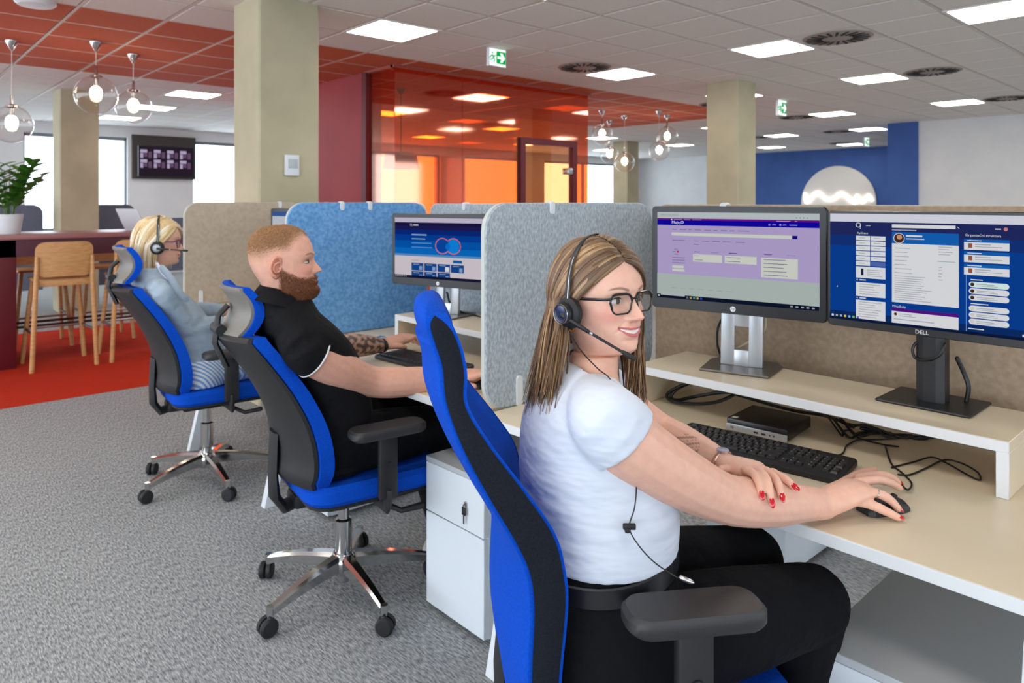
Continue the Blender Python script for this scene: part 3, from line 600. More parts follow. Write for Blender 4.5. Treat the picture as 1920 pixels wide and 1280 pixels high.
def monitor(label, loc, rz, W, H, bz, bzb, bg_rgb, items, kind, zc, base_dx=0.06, base_rz=0.0):
    t = thing('monitor', label, 'monitor', (loc[0], loc[1], ZS + 0.0005), rz, 'computer monitors on the risers')
    h = zc - ZS - 0.0005
    q = MB(); q.prism(rrect(W, H, 0.012, 4), -0.0, 0.022, frame((-0.0, 0, h), (0, -1, 0), (0, 0, 1)), inset=0.003); q.rbox(0.0, 0.035, -W * 0.33, W * 0.33, h - H * 0.3, h + H * 0.3, 0.012); obj('housing', q, M_bez, t)
    sw, sh = W - 2 * bz, H - bz - bzb; zc2 = h + (bzb - bz) / 2
    q = MB(); q.box(-0.0226, -0.0215, -sw / 2, sw / 2, zc2 - sh / 2, zc2 + sh / 2); s = obj('screen', q, E_(bg_rgb), t, smooth=False)
    o = bpy.data.objects.new('content_root', None)
    # content drawn in the screen's own plane
    def lift(v): return v
    bpy.data.objects.remove(o)
    s.location = (0, 0, 0)
    me_items = items
    screen_content(s, sw, sh, me_items, -0.0226); s.children[0].location = (0, 0, zc2)
    Mb = T(base_dx, 0, 0) @ RZ(base_rz)
    if kind == 'hp':
        q = MB(); q.prism([(-0.115, -0.105), (-0.115, 0.105), (0.05, 0.115), (0.10, 0.09), (0.10, -0.09), (0.05, -0.115)], 0.0, 0.007, Mb, inset=0.002); obj('stand_base', q, M_base, t, smooth=False)
        # silver neck with a window
        nk = []
        q = MB(); Mn = Mb @ T(-0.015, 0, 0.007) @ RY(0.06); top = h + 0.03
        q.rbox(0, 0.016, 0.022, 0.066, 0, top, 0.003, M=Mn); q.rbox(0, 0.016, -0.066, -0.022, 0, top, 0.003, M=Mn); q.rbox(0, 0.016, -0.0225, 0.0225, 0, 0.05, 0.001, M=Mn); q.rbox(0, 0.016, -0.0225, 0.0225, 0.125, top, 0.001, M=Mn); obj('stand_neck', q, M_alu, t)
        q = MB(); q.rbox(0.02, base_dx + 0.02, -0.04, 0.04, h - 0.03, h + 0.04, 0.006); obj('hinge', q, M_bez, t)
        q = MB(); Ml = frame((-0.0222, 0, h - H / 2 + bzb * 0.48), (0, -1, 0), (0, 0, 1)); q.prism([(0.0085 * math.cos(a), 0.0085 * math.sin(a)) for a in np.linspace(0, 2 * PI, 24, endpoint=False)], 0, 0.0006, Ml); lg = obj('logo_disc', q, mat('logo_silver', (216, 216, 216), 0.3, 0.3), t, smooth=False)
        v, f = text_mesh('hp', 0.0135, Ml @ T(-0.0068, -0.003, 0.0006) @ Matrix(((1, 0.25, 0, 0), (0, 1, 0, 0), (0, 0, 1, 0), (0, 0, 0, 1))), 0.0002); q = MB(); q.add(v, f); obj('logo_text', q, M_bez, lg, smooth=False)
    else:
        q = MB(); q.prism(rrect(0.19, 0.225, 0.006, 3), 0.0, 0.006, Mb, inset=0.0028); obj('stand_base', q, M_gun, t, smooth=False)
        q = MB()
        q.prism([(-0.035 + 0.012 * math.cos(a), 0.0) for a in ()] or [(-0.018, -0.034), (-0.026, -0.015), (-0.026, 0.015), (-0.018, 0.034), (0.02, 0.034), (0.02, -0.034)], 0.006, h + 0.02, Mb @ T(0.0, 0, 0)); obj('stand_neck', q, M_gun, t, smooth=False)
        q = MB(); q.rbox(0.02, base_dx + 0.0, -0.04, 0.04, h - 0.03, h + 0.04, 0.006); obj('hinge', q, M_bez, t)
        v, f = text_mesh('DELL', 0.0145, frame((-0.0222, 0.0175, h - H / 2 + bzb * 0.28), (0, -1, 0), (0, 0, 1)), 0.0003); q = MB(); q.add(v, f); obj('logo_text', q, mat('logo_silver', (216, 216, 216), 0.3, 0.3), t, smooth=False)
    return t
def lines(u0, u1, v0, v1, n, rgb, th=0.006, jit=0.25, seed=1):
    r = random.Random(seed); return [('r', u0, v0 + (v1 - v0) * i / max(1, n - 1), u0 + (u1 - u0) * (1 - jit * r.random()), v0 + (v1 - v0) * i / max(1, n - 1) + th, rgb) for i in range(n)]
# --- purple page
LIL = (176, 160, 205); PALE = (206, 210, 200); GRY = (120, 108, 150); WHT = (235, 238, 240)
it = [('r', 0, 0, 1, 0.07, (186, 194, 196)), ('r', 0, 0.07, 1, 0.094, (105, 20, 140)), ('r', 0, 0.092, 1, 0.15, (16, 8, 160)), ('t', 0.10, 0.132, 0.0135, 'Moje O', WHT), ('t', 0.153, 0.139, 0.008, '2', WHT),
      ('c', 0.10, 0.083, 0.007, WHT)] + [('r', a, 0.081, b_, 0.087, (200, 150, 215)) for a, b_ in ((0.115, 0.17), (0.185, 0.225), (0.24, 0.30), (0.76, 0.84), (0.865, 0.878))] + [('c', 0.72, 0.125, 0.012, (120, 120, 215)), ('c', 0.783, 0.124, 0.011, (160, 160, 230))] + \
     [('r', a, 0.121, b_, 0.129, (170, 170, 235)) for a, b_ in ((0.737, 0.758), (0.797, 0.817), (0.835, 0.878))] + [('r', a, 0.196, b_, 0.203, GRY) for a, b_ in ((0.105, 0.135), (0.155, 0.20), (0.215, 0.235), (0.255, 0.30), (0.32, 0.36), (0.38, 0.405), (0.425, 0.465), (0.48, 0.51), (0.53, 0.60))] + \
     [('r', 0.10, 0.235, 0.85, 0.27, PALE), ('r', 0.85, 0.235, 0.88, 0.27, (16, 8, 130)), ('r', 0.105, 0.32, 0.19, 0.327, GRY)] + [('r', a, 0.32, b_, 0.327, GRY) for a, b_ in ((0.25, 0.285), (0.305, 0.35), (0.37, 0.42), (0.435, 0.49), (0.52, 0.575))] + [('r', 0.25, 0.36, 0.285, 0.367, GRY), ('c', 0.143, 0.455, 0.012, (190, 20, 70)), ('r', 0.118, 0.425, 0.142, 0.432, GRY), ('r', 0.105, 0.452, 0.13, 0.459, GRY), ('r', 0.118, 0.482, 0.145, 0.489, GRY)] + \
     [('r', 0.105, v, 0.19, v + 0.007, GRY) for v in (0.52, 0.55, 0.58)] + [('r', 0.105, 0.615, 0.182, 0.645, PALE), ('r', 0.105, 0.655, 0.188, 0.682, PALE), ('r', 0.245, 0.475, 0.433, 0.56, PALE), ('r', 0.45, 0.475, 0.645, 0.56, PALE), ('r', 0.672, 0.48, 0.882, 0.69, PALE)] + \
     [('r', 0.255, 0.49, 0.285, 0.496, GRY), ('r', 0.255, 0.535, 0.31, 0.541, GRY), ('r', 0.46, 0.492, 0.545, 0.498, GRY), ('r', 0.46, 0.535, 0.545, 0.541, GRY), ('r', 0.255, 0.445, 0.29, 0.452, GRY), ('r', 0.36, 0.447, 0.41, 0.452, GRY), ('r', 0.475, 0.442, 0.525, 0.45, (90, 60, 130)), ('r', 0.69, 0.44, 0.735, 0.448, (90, 60, 130)), ('r', 0.82, 0.442, 0.87, 0.447, GRY)] + \
     lines(0.685, 0.83, 0.495, 0.66, 5, GRY, 0.007, 0.5, 4) + [('r', 0, 0.715, 1, 0.955, (172, 184, 180)), ('r', 0.0, 0.955, 1, 1, (14, 22, 44)), ('r', 0.025, 0.935, 0.19, 0.968, (176, 186, 184)), ('r', 0.0, 0.955, 0.024, 1, (12, 14, 20)), ('r', 0.007, 0.968, 0.017, 0.985, WHT)] + \
     [('r', 0.10 + 0.06 * i, 0.87, 0.135 + 0.06 * i, 0.875, (150, 158, 160)) for i in range(7)] + [('r', 0.2 + 0.023 * i, 0.965, 0.214 + 0.023 * i, 0.988, c) for i, c in enumerate(((90, 110, 130), (170, 150, 90), (80, 140, 150), (190, 170, 90), (50, 80, 190)))] + [('r', 0.84 + 0.03 * i, 0.97, 0.855 + 0.03 * i, 0.985, (170, 176, 186)) for i in range(5)] + \
     [('c', 0.875 + 0.02 * i, 0.047, 0.006, (120, 126, 130)) for i in range(4)] + [('r', 0.02, 0.03, 0.15, 0.036, (150, 158, 160))]
monitor('monitor with a pale purple web page, silver stand, beside the woman', (2.040, 1.192, 0), math.radians(10.2), 0.553, 0.337, 0.020, 0.034, LIL, it, 'hp', 1.217, 0.06, math.radians(6))
# --- blue intranet page
BL = (10, 62, 146); DB = (34, 42, 96); W1 = (222, 224, 228); SKY = (20, 96, 180); G2 = (168, 174, 184)
it = [('r', 0, 0, 1, 0.075, (214, 216, 228)), ('r', 0, 0.075, 1, 0.20, DB), ('r', 0, 0.20, 1, 0.30, (20, 50, 118)), ('r', 0, 0.92, 1, 1, (12, 44, 100)), ('t', 0.145, 0.128, 0.020, 'O', W1), ('t', 0.168, 0.138, 0.010, '2', W1), ('r', 0.205, 0.105, 0.23, 0.113, G2), ('r', 0.345, 0.092, 0.66, 0.122, W1), ('l', [(0.667, 0.10), (0.677, 0.116)], 0.0006, W1),
      ('r', 0.345, 0.138, 0.47, 0.146, G2), ('r', 0.345, 0.16, 0.675, 0.262, SKY), ('r', 0.345, 0.262, 0.675, 0.79, W1), ('c', 0.382, 0.215, 0.047, (230, 230, 232)), ('c', 0.382, 0.215, 0.042, (70, 42, 36)), ('c', 0.384, 0.205, 0.022, (205, 150, 120)), ('r', 0.418, 0.185, 0.50, 0.199, W1), ('r', 0.418, 0.213, 0.51, 0.222, (200, 215, 235)), ('t', 0.155, 0.188, 0.0085, 'Aplikace', W1)]
for r in range(6):
    for c in range(2):
        u = 0.15 + c * 0.083; v = 0.205 + r * 0.047; it.append(('r', u, v, u + 0.078, v + 0.04, W1 if (r, c) != (5, 1) else (80, 104, 170)))
        if (r, c) != (5, 1): it.append(('r', u + 0.015, v + 0.016, u + 0.05, v + 0.022, G2))
it += [('r', 0.15, 0.49, 0.311, 0.595, W1), ('r', 0.178, 0.508, 0.192, 0.57, (30, 40, 74)), ('r', 0.15, 0.635, 0.311, 0.765, W1), ('r', 0.15, 0.80, 0.311, 0.975, W1), ('r', 0.17, 0.608, 0.205, 0.618, W1), ('r', 0.17, 0.776, 0.205, 0.786, W1), ('c', 0.157, 0.613, 0.008, G2), ('c', 0.157, 0.781, 0.008, G2)]
it += lines(0.21, 0.30, 0.515, 0.57, 4, G2, 0.006) + lines(0.17, 0.29, 0.65, 0.74, 5, G2, 0.006, 0.4) + lines(0.165, 0.3, 0.815, 0.95, 7, G2, 0.006, 0.4) + lines(0.36, 0.45, 0.30, 0.52, 7, G2, 0.006, 0.5, 3) + lines(0.36, 0.55, 0.55, 0.76, 12, G2, 0.006, 0.3, 5) + lines(0.58, 0.65, 0.275, 0.34, 4, G2, 0.006, 0.3, 8) + lines(0.58, 0.60, 0.45, 0.56, 5, G2, 0.006, 0.3, 9) + [('r', 0.575, 0.40, 0.66, 0.406, G2)]
it += [('t', 0.348, 0.835, 0.0085, 'Příspěvky', W1), ('r', 0.345, 0.842, 0.675, 0.87, (84, 20, 130)), ('r', 0.345, 0.87, 0.675, 0.975, W1), ('c', 0.365, 0.895, 0.013, (70, 40, 36)), ('r', 0.385, 0.888, 0.45, 0.894, G2), ('r', 0.385, 0.905, 0.47, 0.911, G2), ('r', 0.355, 0.935, 0.56, 0.943, G2)]
it += [('t', 0.705, 0.178, 0.0085, 'Organizační struktura', W1)] + [x for i, v in enumerate((0.20, 0.305, 0.41)) for x in [('r', 0.70, v, 0.90, v + 0.027, SKY), ('r', 0.70, v + 0.027, 0.90, v + 0.09, W1), ('r', 0.72, v + 0.036, 0.738, v + 0.074, (150, 90, 70)), ('r', 0.75, v + 0.04, 0.82, v + 0.048, G2), ('r', 0.75, v + 0.06, 0.87, v + 0.066, G2), ('r', 0.715, v + 0.009, 0.78, v + 0.016, W1)]]
it += [('r', 0.709, 0.50, 0.7115, 1.0, (120, 160, 215)), ('r', 0.73, 0.535, 0.785, 0.543, W1), ('r', 0.73, 0.735, 0.81, 0.743, W1)]
for i, v in enumerate((0.555, 0.61, 0.665, 0.755, 0.81, 0.865)):
    it += [('o', 0.722, v, 0.90, v + 0.047, (214, 236, 232) if i == 0 else W1), ('c', 0.738, v + 0.0235, 0.015, (70, 44, 38) if i < 3 else (214, 206, 208)), ('r', 0.757, v + 0.016, 0.835, v + 0.022, G2), ('r', 0.757, v + 0.03, 0.85, v + 0.035, G2)]
it += [('r', 0.72, 0.945, 0.79, 0.953, W1), ('c', 0.885, 0.112, 0.015, (210, 130, 120)), ('r', 0.84, 0.108, 0.865, 0.117, W1), ('r', 0.0, 0.94, 0.15, 1.0, (12, 40, 92)), ('r', 0.0, 0.975, 1.0, 1.0, (14, 26, 60)), ('c', 0.045, 0.69, 0.005, W1)] + [('r', 0.012 + 0.024 * i, 0.955, 0.024 + 0.024 * i, 0.975, c) for i, c in enumerate((W1, G2, G2, (235, 200, 60), (120, 180, 220), (120, 190, 90), (80, 90, 200)))] + [('r', 0.955, 0.95, 0.968, 0.97, W1), ('r', 0.975, 0.955, 0.99, 0.967, W1)]
monitor('monitor with a dark blue profile page, black stand, at the right edge', (2.050, 0.652, 0), 0.0, 0.490, 0.322, 0.008, 0.020, BL, it, 'dell', 1.214, 0.055)
# --- the man's page
it = [('r', 0, 0, 1, 0.075, (196, 186, 206)), ('r', 0, 0.075, 1, 0.60, (4, 84, 170)), ('r', 0, 0.075, 1, 0.13, (24, 22, 66)), ('r', 0, 0.13, 1, 0.20, (30, 26, 82)), ('r', 0, 0.20, 1, 0.28, (8, 40, 120)), ('r', 0, 0.28, 1, 0.38, (4, 62, 150)), ('r', 0, 0.50, 1, 0.60, (10, 104, 190)), ('r', 0, 0.60, 1, 0.635, (90, 140, 196)), ('t', 0.18, 0.135, 0.016, 'O', W1), ('t', 0.20, 0.14, 0.009, '2', W1), ('r', 0.218, 0.112, 0.28, 0.13, W1),
      ('r', 0.2, 0.27, 0.375, 0.29, (150, 180, 220)), ('r', 0.2, 0.34, 0.36, 0.356, (140, 180, 220)), ('r', 0.2, 0.41, 0.43, 0.424, (90, 150, 210)), ('r', 0.2, 0.48, 0.44, 0.494, (90, 150, 210)), ('r', 0, 0.635, 1, 0.955, (208, 198, 206)), ('r', 0, 0.955, 1, 1, (20, 24, 52)), ('r', 0.67, 0.675, 0.77, 0.72, (16, 96, 160)), ('r', 0.20, 0.70, 0.29, 0.708, (160, 150, 165))]
ringp = [(0.5 + 0.055 * 0 + 0.068 - 0.0, 0.45)]
def blob(cx, r, a0, a1): return [(cx + r * math.cos(a) * 0.62, 0.45 - r * math.sin(a)) for a in np.linspace(a0, a1, 18)]
lo = blob(0.555, 0.125, 0.75, 2 * PI - 0.75); ro = blob(0.675, 0.125, PI + 0.75, 3 * PI - 0.75)
it += [('c', 0.555, 0.45, 0.115, (8, 70, 160)), ('c', 0.675, 0.45, 0.115, (14, 130, 220)), ('c', 0.615, 0.46, 0.05, (14, 110, 205)), ('l', lo + ro + [lo[0]], 0.0022, (226, 110, 116))]
for r in range(2):
    for c in range(4 if r == 0 else 3):
        u = 0.20 + c * 0.15; v = 0.745 + r * 0.14; it += [('r', u, v, u + 0.14, min(0.955, v + 0.128), (18, 70, 140)), ('r', u + 0.02, v + 0.02, u + 0.09, v + 0.03, G2), ('r', u + 0.09, v + 0.05, u + 0.125, min(0.95, v + 0.115), (130, 160, 200))]
        if r == 0 and c == 2: it.append(('r', u + 0.085, v + 0.045, u + 0.13, v + 0.12, W1))
it += [('r', 0.01 + 0.02 * i, 0.965, 0.02 + 0.02 * i, 0.985, G2) for i in range(7)]
monitor('monitor with blue banner page on the bearded man\'s desk', (1.995, 2.675, 0), math.radians(16), 0.553, 0.337, 0.020, 0.034, (208, 198, 206), it, 'hp', 1.176, 0.06)
monitor('monitor mostly hidden behind the blue felt divider', (1.98, 4.08, 0), math.radians(8), 0.553, 0.337, 0.020, 0.034, (190, 196, 204), [('r', 0, 0, 1, 0.1, (60, 90, 150))], 'hp', 1.19, 0.06)

# ================================================================ keyboards, mice, small computers, cables
M_key = mat('key_black', (26, 26, 27), 0.42); M_kbody = mat('keyboard_black', (18, 18, 19), 0.5); M_print = mat('key_print', (190, 192, 194), 0.6)
def keyboard(label, loc, rz, single):
    t = thing('keyboard', label, 'keyboard', (loc[0], loc[1], ZD + 0.0034), rz, 'black keyboards')
    q = MB(); q.prism(rrect(0.158, 0.456, 0.012, 4), 0, 0.015, T(0, 0, 0) @ RY(-0.035), inset=0.003); obj('body', q, M_kbody, t, smooth=False)
    rows = [(0.058, [(i * 0.019 + (0.012 if i > 0 else 0) + (0.008 if i > 4 else 0) + (0.008 if i > 8 else 0), 1) for i in range(13)]), (0.032, [(i * 0.019, 1) for i in range(13)] + [(13 * 0.019, 2)]), (0.013, [(0, 1.5)] + [(0.0285 + i * 0.019, 1) for i in range(12)] + [(0.0285 + 12 * 0.019, 1.5)]),
            (-0.006, [(0, 1.75)] + [(0.033 + i * 0.019, 1) for i in range(11)] + [(0.033 + 11 * 0.019, 2.25)]), (-0.025, [(0, 1.25)] + [(0.0238 + i * 0.019, 1) for i in range(11)] + [(0.0238 + 11 * 0.019, 2.75)]), (-0.044, [(0, 1.25), (0.0238, 1.25), (0.0475, 1.25), (0.071, 6), (0.185, 1.25), (0.209, 1.25), (0.233, 1.25), (0.257, 1.25)])]
    keys = [(x, 0.212 - u - w_ * 0.0095, w_, 1) for x, r in rows for u, w_ in r]
    for c in range(3): keys += [(0.058, 0.212 - 0.300 - c * 0.019, 1, 1), (0.032, 0.212 - 0.300 - c * 0.019, 1, 1), (0.013, 0.212 - 0.300 - c * 0.019, 1, 1), (-0.044, 0.212 - 0.300 - c * 0.019, 1, 1)]
    keys.append((-0.025, 0.212 - 0.319, 1, 1))
    for c in range(4):
        for k, x in enumerate((0.032, 0.013, -0.006, -0.025, -0.044)):
            if (c == 3 and k in (2, 4)) or (c == 1 and k == 4): continue
            keys.append((x if not (c == 3 and k in (1, 3)) else x - 0.0095, 0.212 - 0.363 - c * 0.019, 1, 2 if (c == 3 and k in (1, 3)) else 1))
    cache = {}; joined = MB()
    for x, y, wk, hk in keys:
        def build(q, ox, oy):
            a, c = 0.0085 * hk + 0.001 * (hk - 1), 0.0095 * wk - 0.001
            q.add([(ox - a, oy - c, 0), (ox + a, oy - c, 0), (ox + a, oy + c, 0), (ox - a, oy + c, 0), (ox - a * .78, oy - c + 0.002, 0.005), (ox + a * .78, oy - c + 0.002, 0.005), (ox + a * .78, oy + c - 0.002, 0.005), (ox - a * .78, oy + c - 0.002, 0.005)], [(4, 5, 6, 7), (0, 1, 5, 4), (1, 2, 6, 5), (2, 3, 7, 6), (3, 0, 4, 7)], 0)
            if wk < 5: q.add([(ox + 0.001, oy + c - 0.0065, 0.0053), (ox + 0.0045, oy + c - 0.0065, 0.0053), (ox + 0.0045, oy + c - 0.004, 0.0053), (ox + 0.001, oy + c - 0.004, 0.0053)], [(3, 2, 1, 0)], 1)
        z = 0.0145 + x * 0.035
        if single:
            kk = (wk, hk)
            if kk not in cache: q = MB(); build(q, 0, 0); me = q.mesh('key', False); me.materials.append(M_key); me.materials.append(M_print); cache[kk] = me
            o = bpy.data.objects.new('key', cache[kk]); COL.objects.link(o); o.parent = t; o.location = (x, y, z)
        else:
            q = MB(); build(q, x, y); joined.add([(a, b_, c + z) for a, b_, c in q.v], q.f)
    if not single: obj('keys', joined, M_key, t, smooth=False)
    return t
kb = keyboard('black keyboard in front of the smiling woman', (1.735, 0.953), math.radians(6.4), True)
keyboard('black keyboard under the bearded man\'s tattooed arm', (1.70, 2.40), math.radians(4), False)
def mouse(label, loc, rz):
    t = thing('mouse', label, 'mouse', (loc[0], loc[1], ZD + 0.0005), rz, 'black computer mice')
    q = MB(); prof = [(-0.055, 0.018, 0.012), (-0.045, 0.028, 0.026), (-0.015, 0.031, 0.034), (0.02, 0.029, 0.030), (0.045, 0.025, 0.02), (0.055, 0.018, 0.010)]
    v = []; n = 10
    for x, wd, h in prof:
        for j in range(n): a = PI * j / (n - 1); v.append((x, wd * math.cos(a) * (1 if 0 < j < n - 1 else 0.97), h * math.sin(a) ** 0.8 if 0 < j < n - 1 else 0))
    q.add(v, [(i * n + j, i * n + j + 1, (i + 1) * n + j + 1, (i + 1) * n + j) for i in range(5) for j in range(n - 1)] + [tuple(range(n)), tuple(range(6 * n - 1, 5 * n - 1, -1))] + [(i * n, (i + 1) * n, (i + 1) * n + n - 1, i * n + n - 1) for i in range(5)]); obj('body', q, M_kbody, t)
    q = MB(); q.tube([(0.028, -0.004, 0.026), (0.028, 0.004, 0.026)], 0.006, 12); obj('wheel', q, M_dark, t)
mouse('black mouse under the smiling woman\'s right hand', (1.622, 0.598), -0.45)
mouse('black mouse under the bearded man\'s right hand', (1.66, 1.96), -0.1)
def mini_pc(label, loc, rz):
    t = thing('mini_computer', label, 'computer', (loc[0], loc[1], ZD + 0.0005), rz, 'small desktop computers')
    q = MB(); q.rbox(-0.0875, 0.0875, -0.0885, 0.0885, 0.004, 0.036, 0.004); obj('case', q, mat('case_black', (22, 20, 20), 0.35), t)
    q = MB(); q.rbox(-0.0895, -0.0872, -0.0885, 0.0885, 0.001, 0.021, 0.001); fp = obj('front_plate', q, mat('plate_silver', (176, 176, 178), 0.35, 0.5), t)
    q = MB()
    for y, wd in ((0.0, 0.012), (-0.022, 0.012)): q.box(-0.0902, -0.0894, y - wd / 2, y + wd / 2, 0.008, 0.013)
    for y in (-0.040, -0.052): q.box(-0.0902, -0.0894, y - 0.002, y + 0.002, 0.009, 0.013)
    obj('ports', q, M_dark, fp, smooth=False)
    v, f = text_mesh('hp', 0.010, frame((-0.0899, 0.075, 0.009), (0, -1, 0), (0, 0, 1)), 0.0002); q = MB(); q.add(v, f); obj('logo', q, M_dark, fp, smooth=False)
    q = MB(); q.box(-0.078, -0.062, 0.062, 0.078, 0.036, 0.0363); obj('sticker', q, mat('sticker', (190, 190, 180), 0.5), t, smooth=False)
    q = MB()
    for y in (-0.06, 0.06): q.box(-0.06, 0.06, y - 0.01, y + 0.01, 0, 0.005)
    obj('feet', q, M_dark, t, smooth=False)
mini_pc('small black desktop computer lying under the riser by the keyboard', (1.955, 1.035), math.radians(5))
mini_pc('small black computer on the bearded man\'s desk', (1.98, 2.12), math.radians(-8))
M_cable = mat('cable_black', (16, 16, 17), 0.45)
def cable(label, pts, r, n=60, m=None, name='cable'):
    q = MB(); q.tube(spl(pts, n), r, 8, round_=True); o = obj(name, q, m or M_cable); tag(o, label, 'cable'); return o
dz = ZD + 0.003
def dk(px, py, z=dz): return at(px, py, Z=z)
def A(px, py, X): return at(px, py, X=X)
cable('black mouse cable looping across the desk beside the woman\'s hand', [dk(1688, 906, dz + .008), dk(1702, 918, dz + 0.006), dk(1709, 905), dk(1690, 885), dk(1672, 870), dk(1663, 845), dk(1662, 835), dk(1685, 837, dz + .004), dk(1660, 834), dk(1613, 822), dk(1606, 815)], 0.0022, 90)
cable('black cable lying in a narrow loop on the desk under the riser', [dk(1672, 876), dk(1712, 866), dk(1747, 857, dz + .003), dk(1775, 868), dk(1820, 893), dk(1838, 899), dk(1832, 884), dk(1800, 867), dk(1770, 862), dk(1735, 878), dk(1705, 890), dk(1684, 889)], 0.0022, 90)
cable('thin black keyboard cable curving from the keyboard back to the riser', [dk(1483, 838), dk(1515, 850), dk(1545, 855), dk(1578, 851), dk(1588, 835), dk(1610, 824), dk(1640, 824), dk(1700, 820), dk(1745, 812)], 0.0022)
cable('thick black cable coiled in a ring under the riser\'s left end', [at(1296, 716, X=2.02), at(1262, 730, X=1.99), at(1250, 742, X=1.97), at(1262, 752, X=1.96), at(1300, 757, X=1.97), at(1340, 754, X=1.99), at(1370, 743, X=2.02), at(1376, 735, X=2.05), at(1340, 737, X=2.05), at(1300, 744, X=2.03), at(1270, 750, X=1.99), at(1258, 744, X=1.98), at(1268, 730, X=2.0), at(1292, 718, X=2.04)], 0.0055, 110)
cable('black power cable running behind the small computer', [at(1375, 738, X=2.05), at(1400, 745, X=2.07), at(1440, 757, X=2.12), at(1490, 770, X=2.15), at(1550, 780, X=2.15), at(1600, 800, X=2.12)], 0.005)
rr = random.Random(5)
for k, lab in enumerate(('hanging in the tangle nearest the small computer', 'crossing the middle of the cable tangle', 'looping lowest in the cable tangle', 'at the right of the cable tangle', 'running right along the desk from the tangle', 'arching at the back of the cable tangle')):
    a = at(1545 + 14 * k, 778 + 5 * k, X=2.13); e = dk(1606 + (k - 2) * 14, 816 + (k % 2) * 4)
    if k >= 3: e = dk(1660 + 30 * (k - 3), 818 + 2 * (k - 3))
    mid = (a + e) / 2 + Vector((0, 0.03 * rr.uniform(-1, 1), rr.uniform(-0.004, 0.02)))
    end = dk(1590 + 40 * k, 806 + 3 * k)
    cable('black computer cable ' + lab, [a, mid, e, (e + end) / 2 + Vector((-0.01, 0, 0.006)), end], 0.0026 + 0.001 * (k % 3), 40)
cable('white cable hanging behind the silver monitor stand', [at(1436, 598, X=2.13), at(1432, 620, X=2.14), at(1405, 640, X=2.13), at(1378, 655, X=2.12), at(1368, 662, X=2.14)], 0.004, 30, mat('cable_white', (196, 186, 160), 0.5))
cable('black cable hanging left of the silver monitor stand', [at(1357, 592, X=2.12), at(1346, 615, X=2.10), at(1345, 645, X=2.10), at(1352, 668, X=2.11)], 0.004, 30)
cable('black cable loop poking out left of the black monitor stand', [at(1752, 640, X=2.12), at(1722, 640, X=2.09), at(1711, 655, X=2.08), at(1718, 672, X=2.08), at(1742, 674, X=2.06), at(1762, 665, X=2.05), at(1772, 645, X=2.06)], 0.004, 40)
cable('black cable bulging right of the black monitor stand', [at(1795, 672, X=2.14), at(1808, 700, X=2.15), at(1816, 725, X=2.15), at(1812, 752, X=2.15)], 0.006, 30)
cable('black cable beside the bearded man\'s monitor stand', [at(838, 548, X=2.1), at(845, 570, X=2.1), at(865, 585, X=2.1), at(888, 590, X=2.12), at(905, 597, X=2.12)], 0.005, 30)

# ================================================================ pedestals
M_ped = mat('pedestal_white', (212, 218, 224), 0.4); M_pedtop = mat('pedestal_top_grey', (176, 180, 184), 0.45)
def pedestal(label, x0, x1, y0, y1, z1, face=-1, key_=False):
    t = thing('drawer_pedestal', label, 'cabinet', ((x0 + x1) / 2, (y0 + y1) / 2, 0), 0, 'white drawer pedestals'); hx, hy = (x1 - x0) / 2, (y1 - y0) / 2
    fx = face * hx
    q = MB(); q.box(min(fx - face * 0.018, -face * hx), max(fx - face * 0.018, -face * hx), -hy, hy, 0.02, z1 - 0.018); obj('body', q, M_ped, t, smooth=False)
    q = MB(); q.rbox(-hx, hx, -hy, hy, z1 - 0.018, z1, 0.0015, 1); obj('top_panel', q, M_pedtop, t)
    a, c = sorted((fx, fx - face * 0.018))
    zs = z1 - 0.185
    q = MB(); q.rbox(a, c, -hy + 0.001, hy - 0.001, 0.022, zs - 0.004, 0.0015, 1); obj('lower_drawer', q, M_ped, t)
    q = MB(); q.rbox(a, c, -hy + 0.001, hy - 0.001, zs, z1 - 0.0185, 0.0015, 1); d = obj('upper_drawer', q, M_ped, t)
    ly = -hy + 0.09; lz = z1 - 0.10
    q = MB(); q.lathe([(0, 0), (0.008, 0), (0.008, 0.004), (0, 0.004)], 14, M=T(fx, ly, lz) @ RY(face * PI / 2)); obj('lock', q, M_steel, d)
    if key_:
        q = MB(); xk = fx + face * 0.010; q.rbox(xk - 0.0015, xk + 0.0015, ly - 0.009, ly + 0.009, lz - 0.034, lz - 0.008, 0.001); q.rbox(xk - 0.001, xk + 0.001, ly - 0.003, ly + 0.003, lz - 0.062, lz - 0.033, 0.0006); q.tube([(fx + face * 0.003, ly, lz), (xk + face * 0.002, ly, lz), (xk, ly, lz - 0.012)], 0.0015, 6); obj('key', q, M_dark, d)
    q = MB()
    for sx in (-1, 1):
        for sy in (-1, 1): q.lathe([(0, 0), (0.02, 0), (0.02, 0.02), (0, 0.02)], 10, M=T(sx * (hx - 0.05), sy * (hy - 0.05), 0))
    obj('castors', q, M_dark, t)
pedestal('white drawer pedestal with a hanging key behind the woman\'s chair', 1.452, 1.98, 1.72, 2.03, 0.525, -1, True)
pedestal('white drawer pedestal at the bottom right corner', 1.436, 1.95, 0.345, 0.664, 0.505, -1, False)
pedestal('white pedestal seen under the desk beyond the woman\'s knees', 2.52, 3.05, 1.27, 1.60, 0.52, 1, False)
pedestal('white pedestal standing behind the bearded man\'s chair', 1.52, 1.98, 2.86, 3.16, 0.50, -1, False)

